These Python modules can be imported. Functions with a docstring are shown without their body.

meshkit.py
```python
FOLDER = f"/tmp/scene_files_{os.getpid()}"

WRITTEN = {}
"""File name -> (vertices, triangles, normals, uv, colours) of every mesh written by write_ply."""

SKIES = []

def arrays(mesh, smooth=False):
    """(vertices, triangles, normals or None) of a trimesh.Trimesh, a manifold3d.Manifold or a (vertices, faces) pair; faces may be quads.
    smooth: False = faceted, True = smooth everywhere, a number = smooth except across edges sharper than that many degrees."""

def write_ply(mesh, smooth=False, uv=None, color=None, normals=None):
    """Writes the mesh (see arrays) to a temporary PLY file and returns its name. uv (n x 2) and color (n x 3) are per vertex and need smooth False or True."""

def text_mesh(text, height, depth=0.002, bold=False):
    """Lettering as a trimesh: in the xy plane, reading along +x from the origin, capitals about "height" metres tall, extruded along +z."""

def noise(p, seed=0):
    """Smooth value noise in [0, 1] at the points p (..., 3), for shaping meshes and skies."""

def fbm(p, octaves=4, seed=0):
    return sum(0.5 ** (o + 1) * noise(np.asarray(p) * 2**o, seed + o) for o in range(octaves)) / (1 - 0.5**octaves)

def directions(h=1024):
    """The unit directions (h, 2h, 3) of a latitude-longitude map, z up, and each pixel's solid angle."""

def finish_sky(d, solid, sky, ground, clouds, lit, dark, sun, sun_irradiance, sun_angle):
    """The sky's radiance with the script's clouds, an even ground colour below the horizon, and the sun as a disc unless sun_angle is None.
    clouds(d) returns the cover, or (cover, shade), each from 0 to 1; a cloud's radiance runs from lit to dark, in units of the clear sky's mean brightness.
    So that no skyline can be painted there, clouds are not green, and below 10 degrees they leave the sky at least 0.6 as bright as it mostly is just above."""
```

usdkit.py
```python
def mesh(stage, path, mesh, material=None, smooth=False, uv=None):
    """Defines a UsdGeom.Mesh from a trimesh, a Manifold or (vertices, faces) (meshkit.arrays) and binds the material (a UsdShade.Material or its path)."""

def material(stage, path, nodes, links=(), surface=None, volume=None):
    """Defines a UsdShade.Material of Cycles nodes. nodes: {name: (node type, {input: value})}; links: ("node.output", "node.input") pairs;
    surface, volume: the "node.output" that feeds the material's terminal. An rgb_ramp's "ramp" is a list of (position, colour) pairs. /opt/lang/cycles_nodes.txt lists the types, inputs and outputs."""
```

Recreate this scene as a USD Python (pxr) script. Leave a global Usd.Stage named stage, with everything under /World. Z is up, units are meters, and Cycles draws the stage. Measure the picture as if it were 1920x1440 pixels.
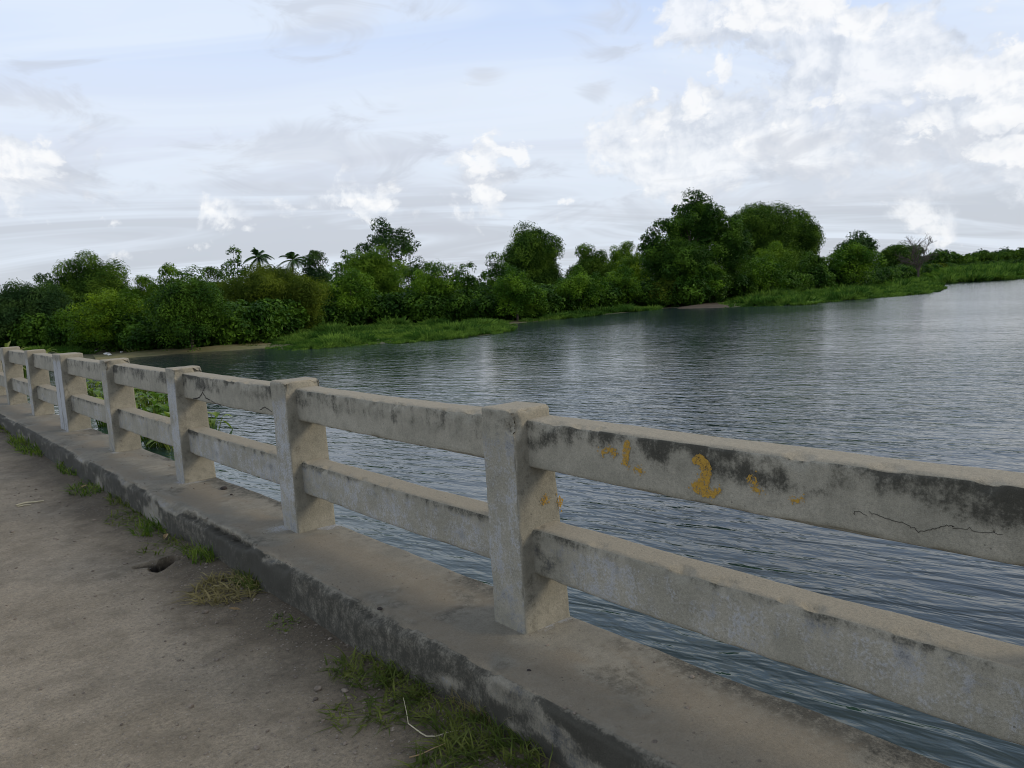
import math
import numpy as np
import trimesh
import shapely
from shapely.geometry import Polygon, Point, LineString
import usdkit
import meshkit
from meshkit import fbm, noise
from pxr import Usd, UsdGeom, UsdLux, UsdShade, Sdf, Gf, Vt

stage = Usd.Stage.CreateInMemory()
UsdGeom.SetStageUpAxis(stage, "Z")
UsdGeom.SetStageMetersPerUnit(stage, 1.0)
stage.DefinePrim("/World", "Xform")
UsdGeom.Scope.Define(stage, "/World/Looks")

# ------------------------------------------------------------------ camera, sky, sun, exposure
# bridge axes: y runs along the railing away from the camera, x points over the water, z = 0 is the kerb top
FPX = 1506.45
PITCH, ROLL, YAW = 0.117259, -0.0561768, 0.693497
CAM = np.array([-2.04711, 0.0, 1.43584])
EXPOSURE = 0.07
SUN_AZ, SUN_EL = math.radians(136), math.radians(30)      # azimuth = atan2(x, y) of the direction towards the sun
SKY_STRENGTH, SUN_INTENSITY, SUN_ANGLE = 0.1, 0.40, 18.0

fwd = np.array([math.sin(YAW) * math.cos(PITCH), math.cos(YAW) * math.cos(PITCH), -math.sin(PITCH)])
_r = np.array([math.cos(YAW), -math.sin(YAW), 0.0])
_u = np.cross(_r, fwd)
CR = math.cos(ROLL) * _r + math.sin(ROLL) * _u
CU = -math.sin(ROLL) * _r + math.cos(ROLL) * _u


def ray(px, py):
    d = (px - 960) / FPX * CR - (py - 720) / FPX * CU + fwd
    return d / np.linalg.norm(d)


def ground(px, py, z):
    d = ray(px, py)
    return CAM + d * ((z - CAM[2]) / d[2])


cam = UsdGeom.Camera.Define(stage, "/World/camera")
cam.CreateHorizontalApertureAttr(36.0)
cam.CreateVerticalApertureAttr(27.0)
cam.CreateFocalLengthAttr(36.0 * FPX / 1920)
cam.CreateClippingRangeAttr(Gf.Vec2f(0.05, 20000))
cam.CreateExposureAttr(EXPOSURE)
M = np.eye(4)
M[0, :3], M[1, :3], M[2, :3], M[3, :3] = CR, CU, -fwd, CAM
cam.AddTransformOp().Set(Gf.Matrix4d(M.tolist()))


class Graph:
    """Collects Cycles nodes; an input that is a 'node.output' string with a known node becomes a link."""

    def __init__(self):
        self.nodes, self.links, self.k = {}, [], 0

    def n(self, kind, out=None, **kw):
        self.k += 1
        name = f"n{self.k}"
        vals = {}
        for key, v in kw.items():
            if isinstance(v, str) and "." in v and v.split(".")[0] in self.nodes:
                self.links.append((v, f"{name}.{key}"))
            else:
                vals[key] = v
        self.nodes[name] = (kind, vals)
        return f"{name}.{out}" if out else name

    def m(self, op, a, b=0.0, c=0.0, clamp=False):
        return self.n("math", "value", math_type=op, value1=a, value2=b, value3=c, use_clamp=clamp)

    def step(self, v, lo, hi, a=0.0, b=1.0):
        return self.n("map_range", "result", range_type="smoothstep", value=v, from_min=lo, from_max=hi, to_min=a, to_max=b, clamp=True)

    def mix(self, fac, a, b, kind="mix"):
        return self.n("mix", "color", mix_type=kind, fac=fac, color1=a, color2=b)

    def noise(self, vec, scale, detail=4.0, rough=0.55, dist=0.0, dim="3D"):
        return self.n("noise_texture", "fac", dimensions=dim, vector=vec, scale=scale, detail=detail, roughness=rough, distortion=dist)

    def map(self, vec, scale=(1, 1, 1), rot=(0, 0, 0), loc=(0, 0, 0)):
        return self.n("mapping", "vector", vector=vec, scale=scale, rotation=rot, location=loc)

    def make(self, name, surface=None, volume=None):
        return usdkit.material(stage, f"/World/Looks/{name}", self.nodes, self.links, surface=surface, volume=volume)


# ---- sky: thin veil of cloud over a physical sky, grey layers low down, white cumulus
def sky_material():
    g = Graph()
    d = g.n("texture_coordinate", "generated")
    sky = g.n("sky_texture", "color", sky_type="single_scattering", sun_disc=False, sun_elevation=SUN_EL, sun_rotation=SUN_AZ, altitude=200.0, air_density=1.0, aerosol_density=1.6)
    sx = g.n("separate_xyz", vector=d)
    x, y, z = f"{sx}.x", f"{sx}.y", f"{sx}.z"
    az = g.m("subtract", g.m("arctan2", x, y), YAW)
    el = g.m("arcsine", z)
    ae = g.n("combine_xyz", "vector", x=az, y=el, z=0.0)
    # bands that lie in the sky as seen from below: streets of cirrus
    zz = g.m("add", g.m("maximum", z, 0.0), 0.16)
    q = g.n("combine_xyz", "vector", x=g.m("divide", x, zz), y=g.m("divide", y, zz), z=0.0)
    k = 1.0 / SKY_STRENGTH
    veil = g.n("rgb_ramp", "color", fac=g.step(el, 0.0, 0.9), ramp=[(0.0, (0.555, 0.60, 0.67)), (0.04, (0.60, 0.645, 0.725)), (0.10, (0.72, 0.78, 0.90)), (0.20, (0.685, 0.785, 0.965)), (0.30, (0.575, 0.705, 0.96)), (0.45, (0.50, 0.63, 0.91)), (0.7, (0.50, 0.60, 0.84)), (1.0, (0.50, 0.58, 0.78))])
    qr = g.map(q, rot=(0, 0, 0.62))
    cir = g.noise(g.map(qr, (0.55, 1.7, 1)), 1.0, 4.0, 0.56, 0.8, dim="2D")
    cirf = g.step(cir, 0.40, 0.66)
    c = g.mix(g.m("multiply", cirf, 0.75), veil, (0.79, 0.87, 0.98))
    s1 = g.noise(g.map(ae, (3.2, 9.0, 1), (0, 0, 0)), 1.0, 5.0, 0.6, 0.5, dim="2D")
    low = g.step(el, 0.30, 0.10)
    c = g.mix(g.m("multiply", g.m("multiply", g.step(s1, 0.47, 0.66), low), 0.26), c, (0.605, 0.635, 0.71))
    c = g.mix(g.m("multiply", g.m("multiply", g.step(s1, 0.47, 0.33), low), 0.20), c, (0.72, 0.76, 0.83))

    def total(lst):
        t = 0.0
        for px, py, w, h, wt in lst:
            dv = ray(px, py)
            a0, e0 = math.atan2(dv[0], dv[1]) - YAW, math.asin(dv[2])
            sw, sh = FPX / w / 2.0, FPX / h / 2.0
            uv = g.map(ae, (sw, sh, 1), (0, 0, 0), (-a0 * sw, -e0 * sh, 0))
            rr = g.n("gradient_texture", "fac", gradient_type="spherical", vector=uv)
            t = g.m("maximum", t, g.m("multiply", rr, wt * 1.35))
        return t

    # billows: fractal cells give the cauliflower outline, noise the wisps
    wn = g.n("noise_texture", None, dimensions="2D", vector=ae, scale=11.0, detail=6.0, roughness=0.58, distortion=0.3)
    wisp = f"{wn}.fac"
    wsx = g.n("separate_xyz", vector=f"{wn}.color")
    vx = g.n("combine_xyz", "vector", x=g.m("add", az, g.m("multiply", f"{wsx}.x", 0.03)), y=g.m("multiply", g.m("add", el, g.m("multiply", f"{wsx}.y", 0.03)), 1.25), z=0.0)
    cn1 = g.noise(vx, 26.0, 4.0, 0.55, 0.0, dim="2D")
    cn2 = g.noise(g.map(vx, loc=(0.005, 0.009, 0)), 26.0, 4.0, 0.55, 0.0, dim="2D")
    cell = g.m("multiply", g.m("absolute", g.m("subtract", cn1, 0.5)), 3.0)
    cell2 = g.m("multiply", g.m("absolute", g.m("subtract", cn2, 0.5)), 3.0)
    relief = g.m("multiply", g.m("subtract", cn1, cn2), 3.0)
    puff = g.m("subtract", cell, 0.25)

    mass_l = [(1330, 240, 180, 90, 0.72), (1570, 120, 260, 100, 0.70), (1790, 235, 250, 62, 0.74), (1480, 300, 430, 40, 0.62), (1430, 40, 160, 60, 0.7), (2150, 190, 300, 120, 0.85), (940, 330, 110, 60, 0.6), (560, 375, 260, 34, 0.5), (30, 330, 180, 50, 0.62)]
    general = g.m("multiply", g.step(g.noise(g.map(ae, (1.4, 2.6, 1), (0, 0, 0), (2.0, 8.0, 0)), 1.0, 2.0, dim="2D"), 0.5, 0.7, 0.0, 0.8), g.step(g.m("absolute", az), 0.75, 1.1))
    mass = g.m("maximum", total(mass_l), general)
    md = g.m("add", mass, g.m("add", g.m("multiply", g.m("subtract", wisp, 0.5), 1.7), g.m("multiply", puff, 0.35)))
    mf = g.step(md, 0.36, 0.64)
    mtone = g.m("add", g.m("add", g.m("multiply", relief, 0.5), g.m("multiply", g.m("subtract", wisp, 0.5), 2.2)), 0.52, clamp=True)
    mcol = g.n("rgb_ramp", "color", fac=mtone, ramp=[(0.0, (0.585, 0.63, 0.715)), (0.35, (0.68, 0.725, 0.80)), (0.6, (0.79, 0.825, 0.885)), (1.0, (0.93, 0.945, 0.97))])
    c = g.mix(g.m("multiply", mf, 0.86), c, mcol)

    # long grey bars and flat bases
    bases = total([(590, 288, 200, 40, 0.80), (1455, 282, 120, 26, 0.62), (1740, 285, 220, 36, 0.78), (1580, 355, 460, 36, 0.70), (935, 335, 110, 20, 0.7), (60, 190, 120, 42, 0.62), (905, 146, 52, 26, 0.66), (1125, 166, 32, 20, 0.62), (1250, 90, 190, 16, 0.52), (640, 25, 170, 60, 0.55), (1140, 25, 70, 50, 0.5), (700, 215, 60, 36, 0.5), (380, 298, 70, 12, 0.55), (80, 350, 170, 26, 0.6), (560, 345, 260, 18, 0.5), (1300, 390, 520, 24, 0.55)])
    bn = g.noise(g.map(ae, (9.0, 22.0, 1), (0, 0, 0), (1.5, 4.0, 0)), 1.0, 5.0, 0.6, 0.6, dim="2D")
    bf = g.step(g.m("add", bases, g.m("multiply", g.m("subtract", bn, 0.5), 1.7)), 0.34, 0.78)
    c = g.mix(g.m("multiply", bf, 0.55), c, g.mix(g.step(bn, 0.4, 0.65), (0.66, 0.69, 0.755), (0.565, 0.60, 0.675)))

    # sunlit cumulus heads
    heads_l = [(1485, 8, 96, 34, 1.0), (1620, 35, 46, 28, 0.80), (1352, 128, 26, 40, 0.78), (1300, 185, 30, 46, 0.74), (1235, 225, 40, 60, 0.62), (1445, 108, 30, 16, 0.55), (1540, 190, 26, 13, 0.85), (1850, 140, 76, 30, 1.0), (1915, 190, 60, 40, 0.95), (1730, 232, 46, 30, 0.8), (1708, 190, 18, 12, 0.7), (1905, 280, 60, 20, 1.0), (1395, 272, 18, 16, 0.62), (1470, 232, 26, 8, 0.5), (914, 300, 32, 32, 0.86), (978, 292, 26, 28, 0.86), (915, 367, 54, 20, 0.74), (700, 383, 66, 12, 0.66), (15, 302, 80, 28, 0.80), (530, 372, 60, 10, 0.42), (400, 386, 50, 12, 0.38), (350, 465, 56, 14, 0.40), (1190, 356, 44, 8, 0.5), (1060, 376, 34, 9, 0.5), (2080, 130, 150, 80, 0.9)]
    heads = total(heads_l)
    hd = g.m("add", heads, g.m("add", g.m("multiply", g.m("subtract", wisp, 0.5), 1.3), g.m("multiply", puff, 0.55)))
    hf = g.m("multiply", g.step(hd, 0.44, 0.70), g.step(heads, 0.05, 0.4))
    htone = g.m("add", g.m("add", 0.70, g.m("multiply", relief, 0.8)), g.m("multiply", g.m("subtract", heads, 0.4), 0.35), clamp=True)
    hcol = g.n("rgb_ramp", "color", fac=htone, ramp=[(0.0, (0.66, 0.70, 0.775)), (0.5, (0.82, 0.85, 0.90)), (1.0, (0.98, 0.98, 0.985))])
    c = g.mix(g.m("multiply", hf, 0.80), c, hcol)
    c = g.mix(1.0, c, (k, k, k), "multiply")
    allc = g.mix(0.94, sky, c)
    bg = g.n("background_shader", "background", color=allc, strength=SKY_STRENGTH)
    return g.make("sky_look", surface=bg)


dome = UsdLux.DomeLight.Define(stage, "/World/sky")
UsdShade.MaterialBindingAPI.Apply(dome.GetPrim()).Bind(sky_material())
dome.GetPrim().SetCustomDataByKey("kind", "structure")
dome.GetPrim().SetCustomDataByKey("label", "pale blue sky with thin veil, grey bars and white cumulus")

sun = UsdLux.DistantLight.Define(stage, "/World/sun")
sun.CreateIntensityAttr(SUN_INTENSITY)
sun.CreateAngleAttr(SUN_ANGLE)
sun.CreateNormalizeAttr(True)
sun.CreateColorAttr(Gf.Vec3f(1.0, 0.88, 0.70))
S = np.array([math.sin(SUN_AZ) * math.cos(SUN_EL), math.cos(SUN_AZ) * math.cos(SUN_EL), math.sin(SUN_EL)])
sxx = np.cross([0, 0, 1.0], S)
sxx /= np.linalg.norm(sxx)
Ms = np.eye(4)
Ms[0, :3], Ms[1, :3], Ms[2, :3] = sxx, np.cross(S, sxx), S
sun.AddTransformOp().Set(Gf.Matrix4d(Ms.tolist()))

# ------------------------------------------------------------------ helpers
used = {}


def path_for(name, parent=None):
    base = parent.GetPath().pathString if parent is not None else "/World"
    key = (base, name)
    used[key] = used.get(key, -1) + 1
    return f"{base}/{name}" + (f"_{used[key]:03d}" if used[key] else "")


def tag(p, label=None, category=None, group=None, kind=None):
    p = p.GetPrim() if hasattr(p, "GetPrim") else p
    for k, v in (("label", label), ("category", category), ("group", group), ("kind", kind)):
        if v:
            p.SetCustomDataByKey(k, v)
    return p


def put(name, vf, mat, parent=None, smooth=True, wear_shade=None, **tags):
    v, f, n = meshkit.arrays(vf, smooth)
    p = path_for(name, parent)
    m = UsdGeom.Mesh.Define(stage, p)
    m.CreatePointsAttr(Vt.Vec3fArray.FromNumpy(v.astype(np.float32)))
    m.CreateFaceVertexCountsAttr(Vt.IntArray.FromNumpy(np.full(len(f), 3, np.int32)))
    m.CreateFaceVertexIndicesAttr(Vt.IntArray.FromNumpy(f.astype(np.int32).ravel()))
    m.CreateSubdivisionSchemeAttr("none")
    if n is not None:
        m.CreateNormalsAttr(Vt.Vec3fArray.FromNumpy(n.astype(np.float32)))
        m.SetNormalsInterpolation("vertex")
    if wear_shade is not None:
        UsdGeom.PrimvarsAPI(m).CreatePrimvar("wear_shade", Sdf.ValueTypeNames.Float3Array, "vertex").Set(Vt.Vec3fArray.FromNumpy(np.asarray(wear_shade, np.float32)))
    UsdShade.MaterialBindingAPI.Apply(m.GetPrim()).Bind(mat)
    tag(m, **tags)
    return m.GetPrim()


def xform(name, loc=(0, 0, 0), **tags):
    x = UsdGeom.Xform.Define(stage, path_for(name))
    x.AddTranslateOp().Set(Gf.Vec3d(*map(float, loc)))
    tag(x, **tags)
    return x.GetPrim()


def join(parts):
    vs, fs, n = [], [], 0
    for v, f in parts:
        f = np.asarray(f)
        if f.shape[1] == 4:
            f = np.vstack([f[:, [0, 1, 2]], f[:, [0, 2, 3]]])
        vs.append(v)
        fs.append(f + n)
        n += len(v)
    return np.vstack(vs), np.vstack(fs)


def sstep(x, a, b):
    t = np.clip((np.asarray(x, float) - a) / (b - a), 0, 1)
    return t * t * (3 - 2 * t)


def tube(pts, rad, sides=7):
    p = np.asarray(pts, float)
    rad = np.broadcast_to(rad, (len(p),))
    t = np.gradient(p, axis=0)
    t /= np.linalg.norm(t, axis=1, keepdims=True) + 1e-12
    ref = np.where(np.abs(t[:, 2:]) < 0.9, [0, 0, 1.0], [1.0, 0, 0])
    a = np.cross(t, ref)
    a /= np.linalg.norm(a, axis=1, keepdims=True) + 1e-12
    b = np.cross(t, a)
    ang = np.arange(sides) * 2 * np.pi / sides
    v = p[:, None] + rad[:, None, None] * (np.cos(ang)[None, :, None] * a[:, None] + np.sin(ang)[None, :, None] * b[:, None])
    i, j = np.meshgrid(np.arange(len(p) - 1), np.arange(sides), indexing="ij")
    q = np.stack([i * sides + j, i * sides + (j + 1) % sides, (i + 1) * sides + (j + 1) % sides, (i + 1) * sides + j], -1).reshape(-1, 4)
    return v.reshape(-1, 3), np.vstack([q[:, [0, 2, 1]], q[:, [0, 3, 2]]])


def grid(xs, ys, z):
    X, Y = np.meshgrid(xs, ys, indexing="ij")
    v = np.stack([X, Y, np.zeros_like(X) + z], -1).reshape(-1, 3)
    i, j = np.meshgrid(np.arange(len(xs) - 1), np.arange(len(ys) - 1), indexing="ij")
    ny = len(ys)
    f = np.stack([i * ny + j, (i + 1) * ny + j, (i + 1) * ny + j + 1, i * ny + j + 1], -1).reshape(-1, 4)
    return v, f


# ------------------------------------------------------------------ materials
def concrete(name, base, base2, dust_col, grain=1.0):
    """Weathered cast concrete. wear = (mould plus painted rail shade, lime wash, dust), each laid out per piece; noise breaks up their edges."""
    g = Graph()
    pos = g.n("geometry", "position")
    w = g.n("attribute", "vector", attribute="wear_shade")
    ws = g.n("separate_xyz", vector=w)
    n1 = g.noise(pos, 3.2, 8.0, 0.66)
    n2 = g.noise(pos, 17.0, 7.0, 0.66)
    n3 = g.noise(pos, 95.0, 5.0, 0.7)
    n4 = g.noise(pos, 330.0, 3.0, 0.6)
    streak = g.noise(g.map(pos, (26, 26, 2.2)), 1.0, 6.0, 0.65)
    col = g.mix(g.step(n1, 0.35, 0.65), base, base2)
    col = g.mix(g.step(n2, 0.4, 0.75, 0.0, 0.5), col, tuple(c * 0.72 for c in base))
    # lime wash remains: worn off in specks
    lim = g.m("add", f"{ws}.y", g.m("add", g.m("multiply", g.m("subtract", n1, 0.5), 0.9), g.m("add", g.m("multiply", g.m("subtract", n3, 0.5), 0.9), g.m("add", g.m("multiply", g.m("subtract", n2, 0.5), 0.9), g.m("multiply", g.m("subtract", streak, 0.5), 0.5)))))
    limf = g.step(lim, 0.42, 0.78)
    col = g.mix(g.m("multiply", limf, 0.75), col, (0.34, 0.35, 0.355))
    # mould: black films running down in streaks, plus shade painted beside the rails
    mo = g.m("add", f"{ws}.x", g.m("add", g.m("add", g.m("multiply", g.m("subtract", n1, 0.5), 1.0), g.m("multiply", g.m("subtract", n2, 0.5), 1.3)), g.m("add", g.m("multiply", g.m("subtract", streak, 0.5), 0.7), g.m("multiply", g.m("subtract", n3, 0.5), 1.5))))
    mof = g.step(mo, 0.30, 1.15)
    col = g.mix(g.m("multiply", mof, 0.92), col, (0.028, 0.027, 0.020))
    # dust settled on upward faces
    du = g.m("add", f"{ws}.z", g.m("add", g.m("multiply", g.m("subtract", n2, 0.5), 0.55), g.m("multiply", g.m("subtract", n3, 0.5), 0.35)))
    duf = g.step(du, 0.35, 0.8)
    col = g.mix(g.m("multiply", duf, 0.85), col, dust_col)
    # grains and pinholes
    sp = g.m("add", g.m("multiply", n3, 0.5 * grain), g.m("multiply", n4, 0.55 * grain))
    col = g.mix(1.0, col, g.n("rgb_ramp", "color", fac=sp, ramp=[(0.38, (0.76, 0.76, 0.76)), (0.52, (1.0, 1.0, 1.0)), (0.66, (1.22, 1.21, 1.20))]), "multiply")
    vor = g.n("voronoi_texture", "distance", vector=pos, scale=38.0, feature="f1")
    pin = g.m("multiply", g.step(vor, 0.16, 0.07), g.step(g.noise(pos, 9.0, 3.0), 0.55, 0.68))
    col = g.mix(g.m("multiply", pin, 0.7), col, (0.05, 0.045, 0.04))
    ht = g.m("add", g.m("multiply", n2, 0.55), g.m("add", g.m("multiply", n3, 0.36), g.m("add", g.m("multiply", n4, 0.14), g.m("multiply", pin, -0.4))))
    bmp = g.n("bump", "normal", height=ht, strength=0.75, distance=0.012)
    p = g.n("principled_bsdf", "BSDF", base_color=col, roughness=0.92, specular_ior_level=0.25, normal=bmp)
    return g.make(name, surface=p)


CONC = concrete("weathered_concrete", (0.222, 0.208, 0.160), (0.285, 0.264, 0.205), (0.280, 0.245, 0.178))
SLAB = concrete("slab_concrete", (0.172, 0.158, 0.122), (0.232, 0.210, 0.160), (0.190, 0.160, 0.113))


def simple(name, col, rough=0.9, col2=None, scale=20.0, bump=0.0):
    g = Graph()
    pos = g.n("geometry", "position")
    n = g.noise(pos, scale, 6.0, 0.65)
    c = g.mix(g.step(n, 0.3, 0.7), col, col2 or tuple(x * 0.7 for x in col))
    kw = {}
    if bump:
        kw["normal"] = g.n("bump", "normal", height=n, strength=0.8, distance=bump)
    return g.make(name, surface=g.n("principled_bsdf", "BSDF", base_color=c, roughness=rough, specular_ior_level=0.25, **kw))


def road_material():
    g = Graph()
    pos = g.n("geometry", "position")
    s = g.n("separate_xyz", vector=pos)
    n1 = g.noise(pos, 0.9, 6.0, 0.6)
    n2 = g.noise(pos, 6.0, 8.0, 0.68)
    n3 = g.noise(pos, 48.0, 7.0, 0.7)
    n4 = g.noise(pos, 190.0, 4.0, 0.65)
    col = g.mix(g.step(n1, 0.35, 0.65), (0.218, 0.182, 0.128), (0.272, 0.229, 0.165))
    col = g.mix(g.step(n2, 0.4, 0.68, 0.0, 0.65), col, (0.145, 0.121, 0.084))
    # damp soil gathered along the kerb foot
    hole = g.n("separate_xyz", vector=g.n("attribute", "vector", attribute="wear_shade"))
    edge = g.m("add", f"{s}.x", g.m("add", g.m("multiply", g.m("subtract", n1, 0.5), 0.9), g.m("multiply", g.m("subtract", n2, 0.5), 0.35)))
    ef = g.step(edge, -0.98, -0.42)
    col = g.mix(g.m("multiply", ef, 0.85), col, (0.064, 0.051, 0.033))
    col = g.mix(f"{hole}.x", col, (0.014, 0.011, 0.008))  # pit coloured near black, standing in for the shade inside it
    # bits of exposed aggregate
    vor = g.n("voronoi_texture", None, vector=pos, scale=62.0)
    vr = g.n("separate_xyz", vector=f"{vor}.color")
    stone = g.m("multiply", g.step(f"{vor}.distance", 0.34, 0.24), g.step(f"{vr}.x", 0.72, 0.80))
    col = g.mix(g.m("multiply", stone, 0.55), col, g.mix(f"{vr}.y", (0.11, 0.10, 0.09), (0.38, 0.34, 0.29)))
    dark = g.m("multiply", g.step(f"{vor}.distance", 0.32, 0.2), g.step(f"{vr}.z", 0.86, 0.92))
    col = g.mix(g.m("multiply", dark, 0.6), col, (0.045, 0.04, 0.033))
    sp = g.m("add", g.m("multiply", n3, 0.6), g.m("multiply", n4, 0.45))
    col = g.mix(1.0, col, g.n("rgb_ramp", "color", fac=sp, ramp=[(0.38, (0.58, 0.58, 0.58)), (0.52, (1.0, 1.0, 1.0)), (0.66, (1.45, 1.43, 1.40))]), "multiply")
    ht = g.m("add", g.m("multiply", n2, 0.6), g.m("add", g.m("multiply", n3, 0.45), g.m("add", g.m("multiply", n4, 0.15), g.m("multiply", stone, 0.25))))
    bmp = g.n("bump", "normal", height=ht, strength=0.9, distance=0.02)
    return g.make("road_dirt", surface=g.n("principled_bsdf", "BSDF", base_color=col, roughness=0.93, specular_ior_level=0.25, normal=bmp))


def water_material():
    g = Graph()
    pos = g.n("geometry", "position")
    # wind ripples: crests long in one direction, in three sizes, broken up by calmer patches
    def turned(angle, scale):
        return g.map(g.map(pos, rot=(0, 0, angle)), scale)

    a = g.noise(turned(-0.30, (3.1, 0.8, 1)), 1.0, 2.6, 0.55, 0.5)
    b = g.noise(turned(-0.02, (6.5, 2.0, 1)), 1.0, 2.5, 0.55, 0.4)
    c = g.noise(turned(-0.5, (12.0, 3.4, 1)), 1.0, 2.0, 0.5, 0.2)
    swell = g.noise(turned(-0.4, (0.55, 0.2, 1)), 1.0, 2.0, 0.5, 0.3)
    patch = g.step(g.noise(turned(-0.4, (0.06, 0.03, 1)), 1.0, 4.0, 0.6), 0.38, 0.60, 0.55, 1.15)
    h = g.m("add", g.m("multiply", a, 0.60), g.m("add", g.m("multiply", b, 0.20), g.m("add", g.m("multiply", c, 0.04), g.m("multiply", swell, 0.22))))
    wsx = g.n("separate_xyz", vector=pos)
    lee = g.step(g.m("add", f"{wsx}.x", g.m("multiply", f"{wsx}.y", 0.8)), 5.0, 75.0, 0.95, 0.52)
    rgh = g.step(g.m("add", f"{wsx}.x", g.m("multiply", f"{wsx}.y", 0.8)), 15.0, 90.0, 0.05, 0.11)
    h = g.m("multiply", g.m("multiply", h, patch), lee)
    bmp = g.n("bump", "normal", height=h, strength=1.0, distance=0.105)
    col = g.mix(g.step(g.noise(pos, 0.25, 3.0), 0.3, 0.7), (0.007, 0.0115, 0.0115), (0.010, 0.0155, 0.014))
    col = g.mix(g.step(f"{wsx}.x", 7.0, 1.5), col, (0.010, 0.021, 0.016))
    p = g.n("principled_bsdf", "BSDF", base_color=col, roughness=rgh, ior=1.333, specular_ior_level=0.5, normal=bmp)
    return g.make("lake_water", surface=p)


def leaf_material(name, dark, light, transl=0.22, rough=0.5, scale=0.5, dry=None):
    g = Graph()
    geo = g.n("geometry")
    pos = f"{geo}.position"
    rnd = f"{geo}.random_per_island"
    n = g.noise(pos, scale, 4.0, 0.6)
    f = g.m("add", g.m("multiply", g.m("subtract", rnd, 0.35), 0.55), g.step(n, 0.34, 0.68), clamp=True)
    c = g.mix(f, dark, light)
    if dry is not None:
        c = g.mix(g.step(g.m("add", g.m("multiply", rnd, 0.5), g.m("multiply", g.noise(pos, scale * 2.3, 3.0), 0.5)), dry[1], dry[1] + 0.12), c, dry[0])
    p = g.n("principled_bsdf", "BSDF", base_color=c, roughness=rough, specular_ior_level=0.06)
    t = g.n("translucent_bsdf", "BSDF", color=g.mix(1.0, c, (1.25, 1.35, 0.7), "multiply"))
    return g.make(name, surface=g.n("mix_closure", "closure", fac=transl, closure1=p, closure2=t))


LEAF = {
    "broad": leaf_material("bright_broad_leaves", (0.028, 0.074, 0.006), (0.140, 0.250, 0.016), 0.15, 0.45),
    "dark": leaf_material("dark_broad_leaves", (0.018, 0.050, 0.006), (0.088, 0.172, 0.016), 0.1, 0.45),
    "yellow": leaf_material("yellow_green_leaves", (0.042, 0.092, 0.005), (0.185, 0.280, 0.016), 0.15, 0.5),
    "fine": leaf_material("fine_feathery_leaves", (0.030, 0.068, 0.009), (0.112, 0.192, 0.020), 0.15, 0.6),
    "olive": leaf_material("olive_feathery_leaves", (0.046, 0.074, 0.008), (0.150, 0.190, 0.020), 0.25, 0.6),
    "blue": leaf_material("dull_blue_green_leaves", (0.018, 0.044, 0.013), (0.066, 0.120, 0.028), 0.2, 0.6),
    "light": leaf_material("light_feathery_leaves", (0.050, 0.105, 0.010), (0.155, 0.250, 0.024), 0.28, 0.6),
}
SHOREGRASS = leaf_material("shore_weed_leaves", (0.036, 0.086, 0.014), (0.145, 0.235, 0.040), 0.25, 0.5, 0.45)
OLIVEWEED = leaf_material("yellowish_weed_leaves", (0.075, 0.105, 0.03), (0.155, 0.165, 0.055), 0.25, 0.6, 0.2)
BLADE = leaf_material("green_grass_blades", (0.050, 0.092, 0.012), (0.195, 0.245, 0.045), 0.3, 0.5, 9.0, dry=((0.27, 0.215, 0.10), 0.55))
MIXBLADE = leaf_material("ageing_grass_blades", (0.060, 0.085, 0.018), (0.185, 0.200, 0.050), 0.25, 0.6, 9.0, dry=((0.28, 0.22, 0.10), 0.43))
DRYBLADE = leaf_material("dry_grass_blades", (0.16, 0.135, 0.055), (0.27, 0.225, 0.105), 0.2, 0.7, 5.0)
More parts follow.
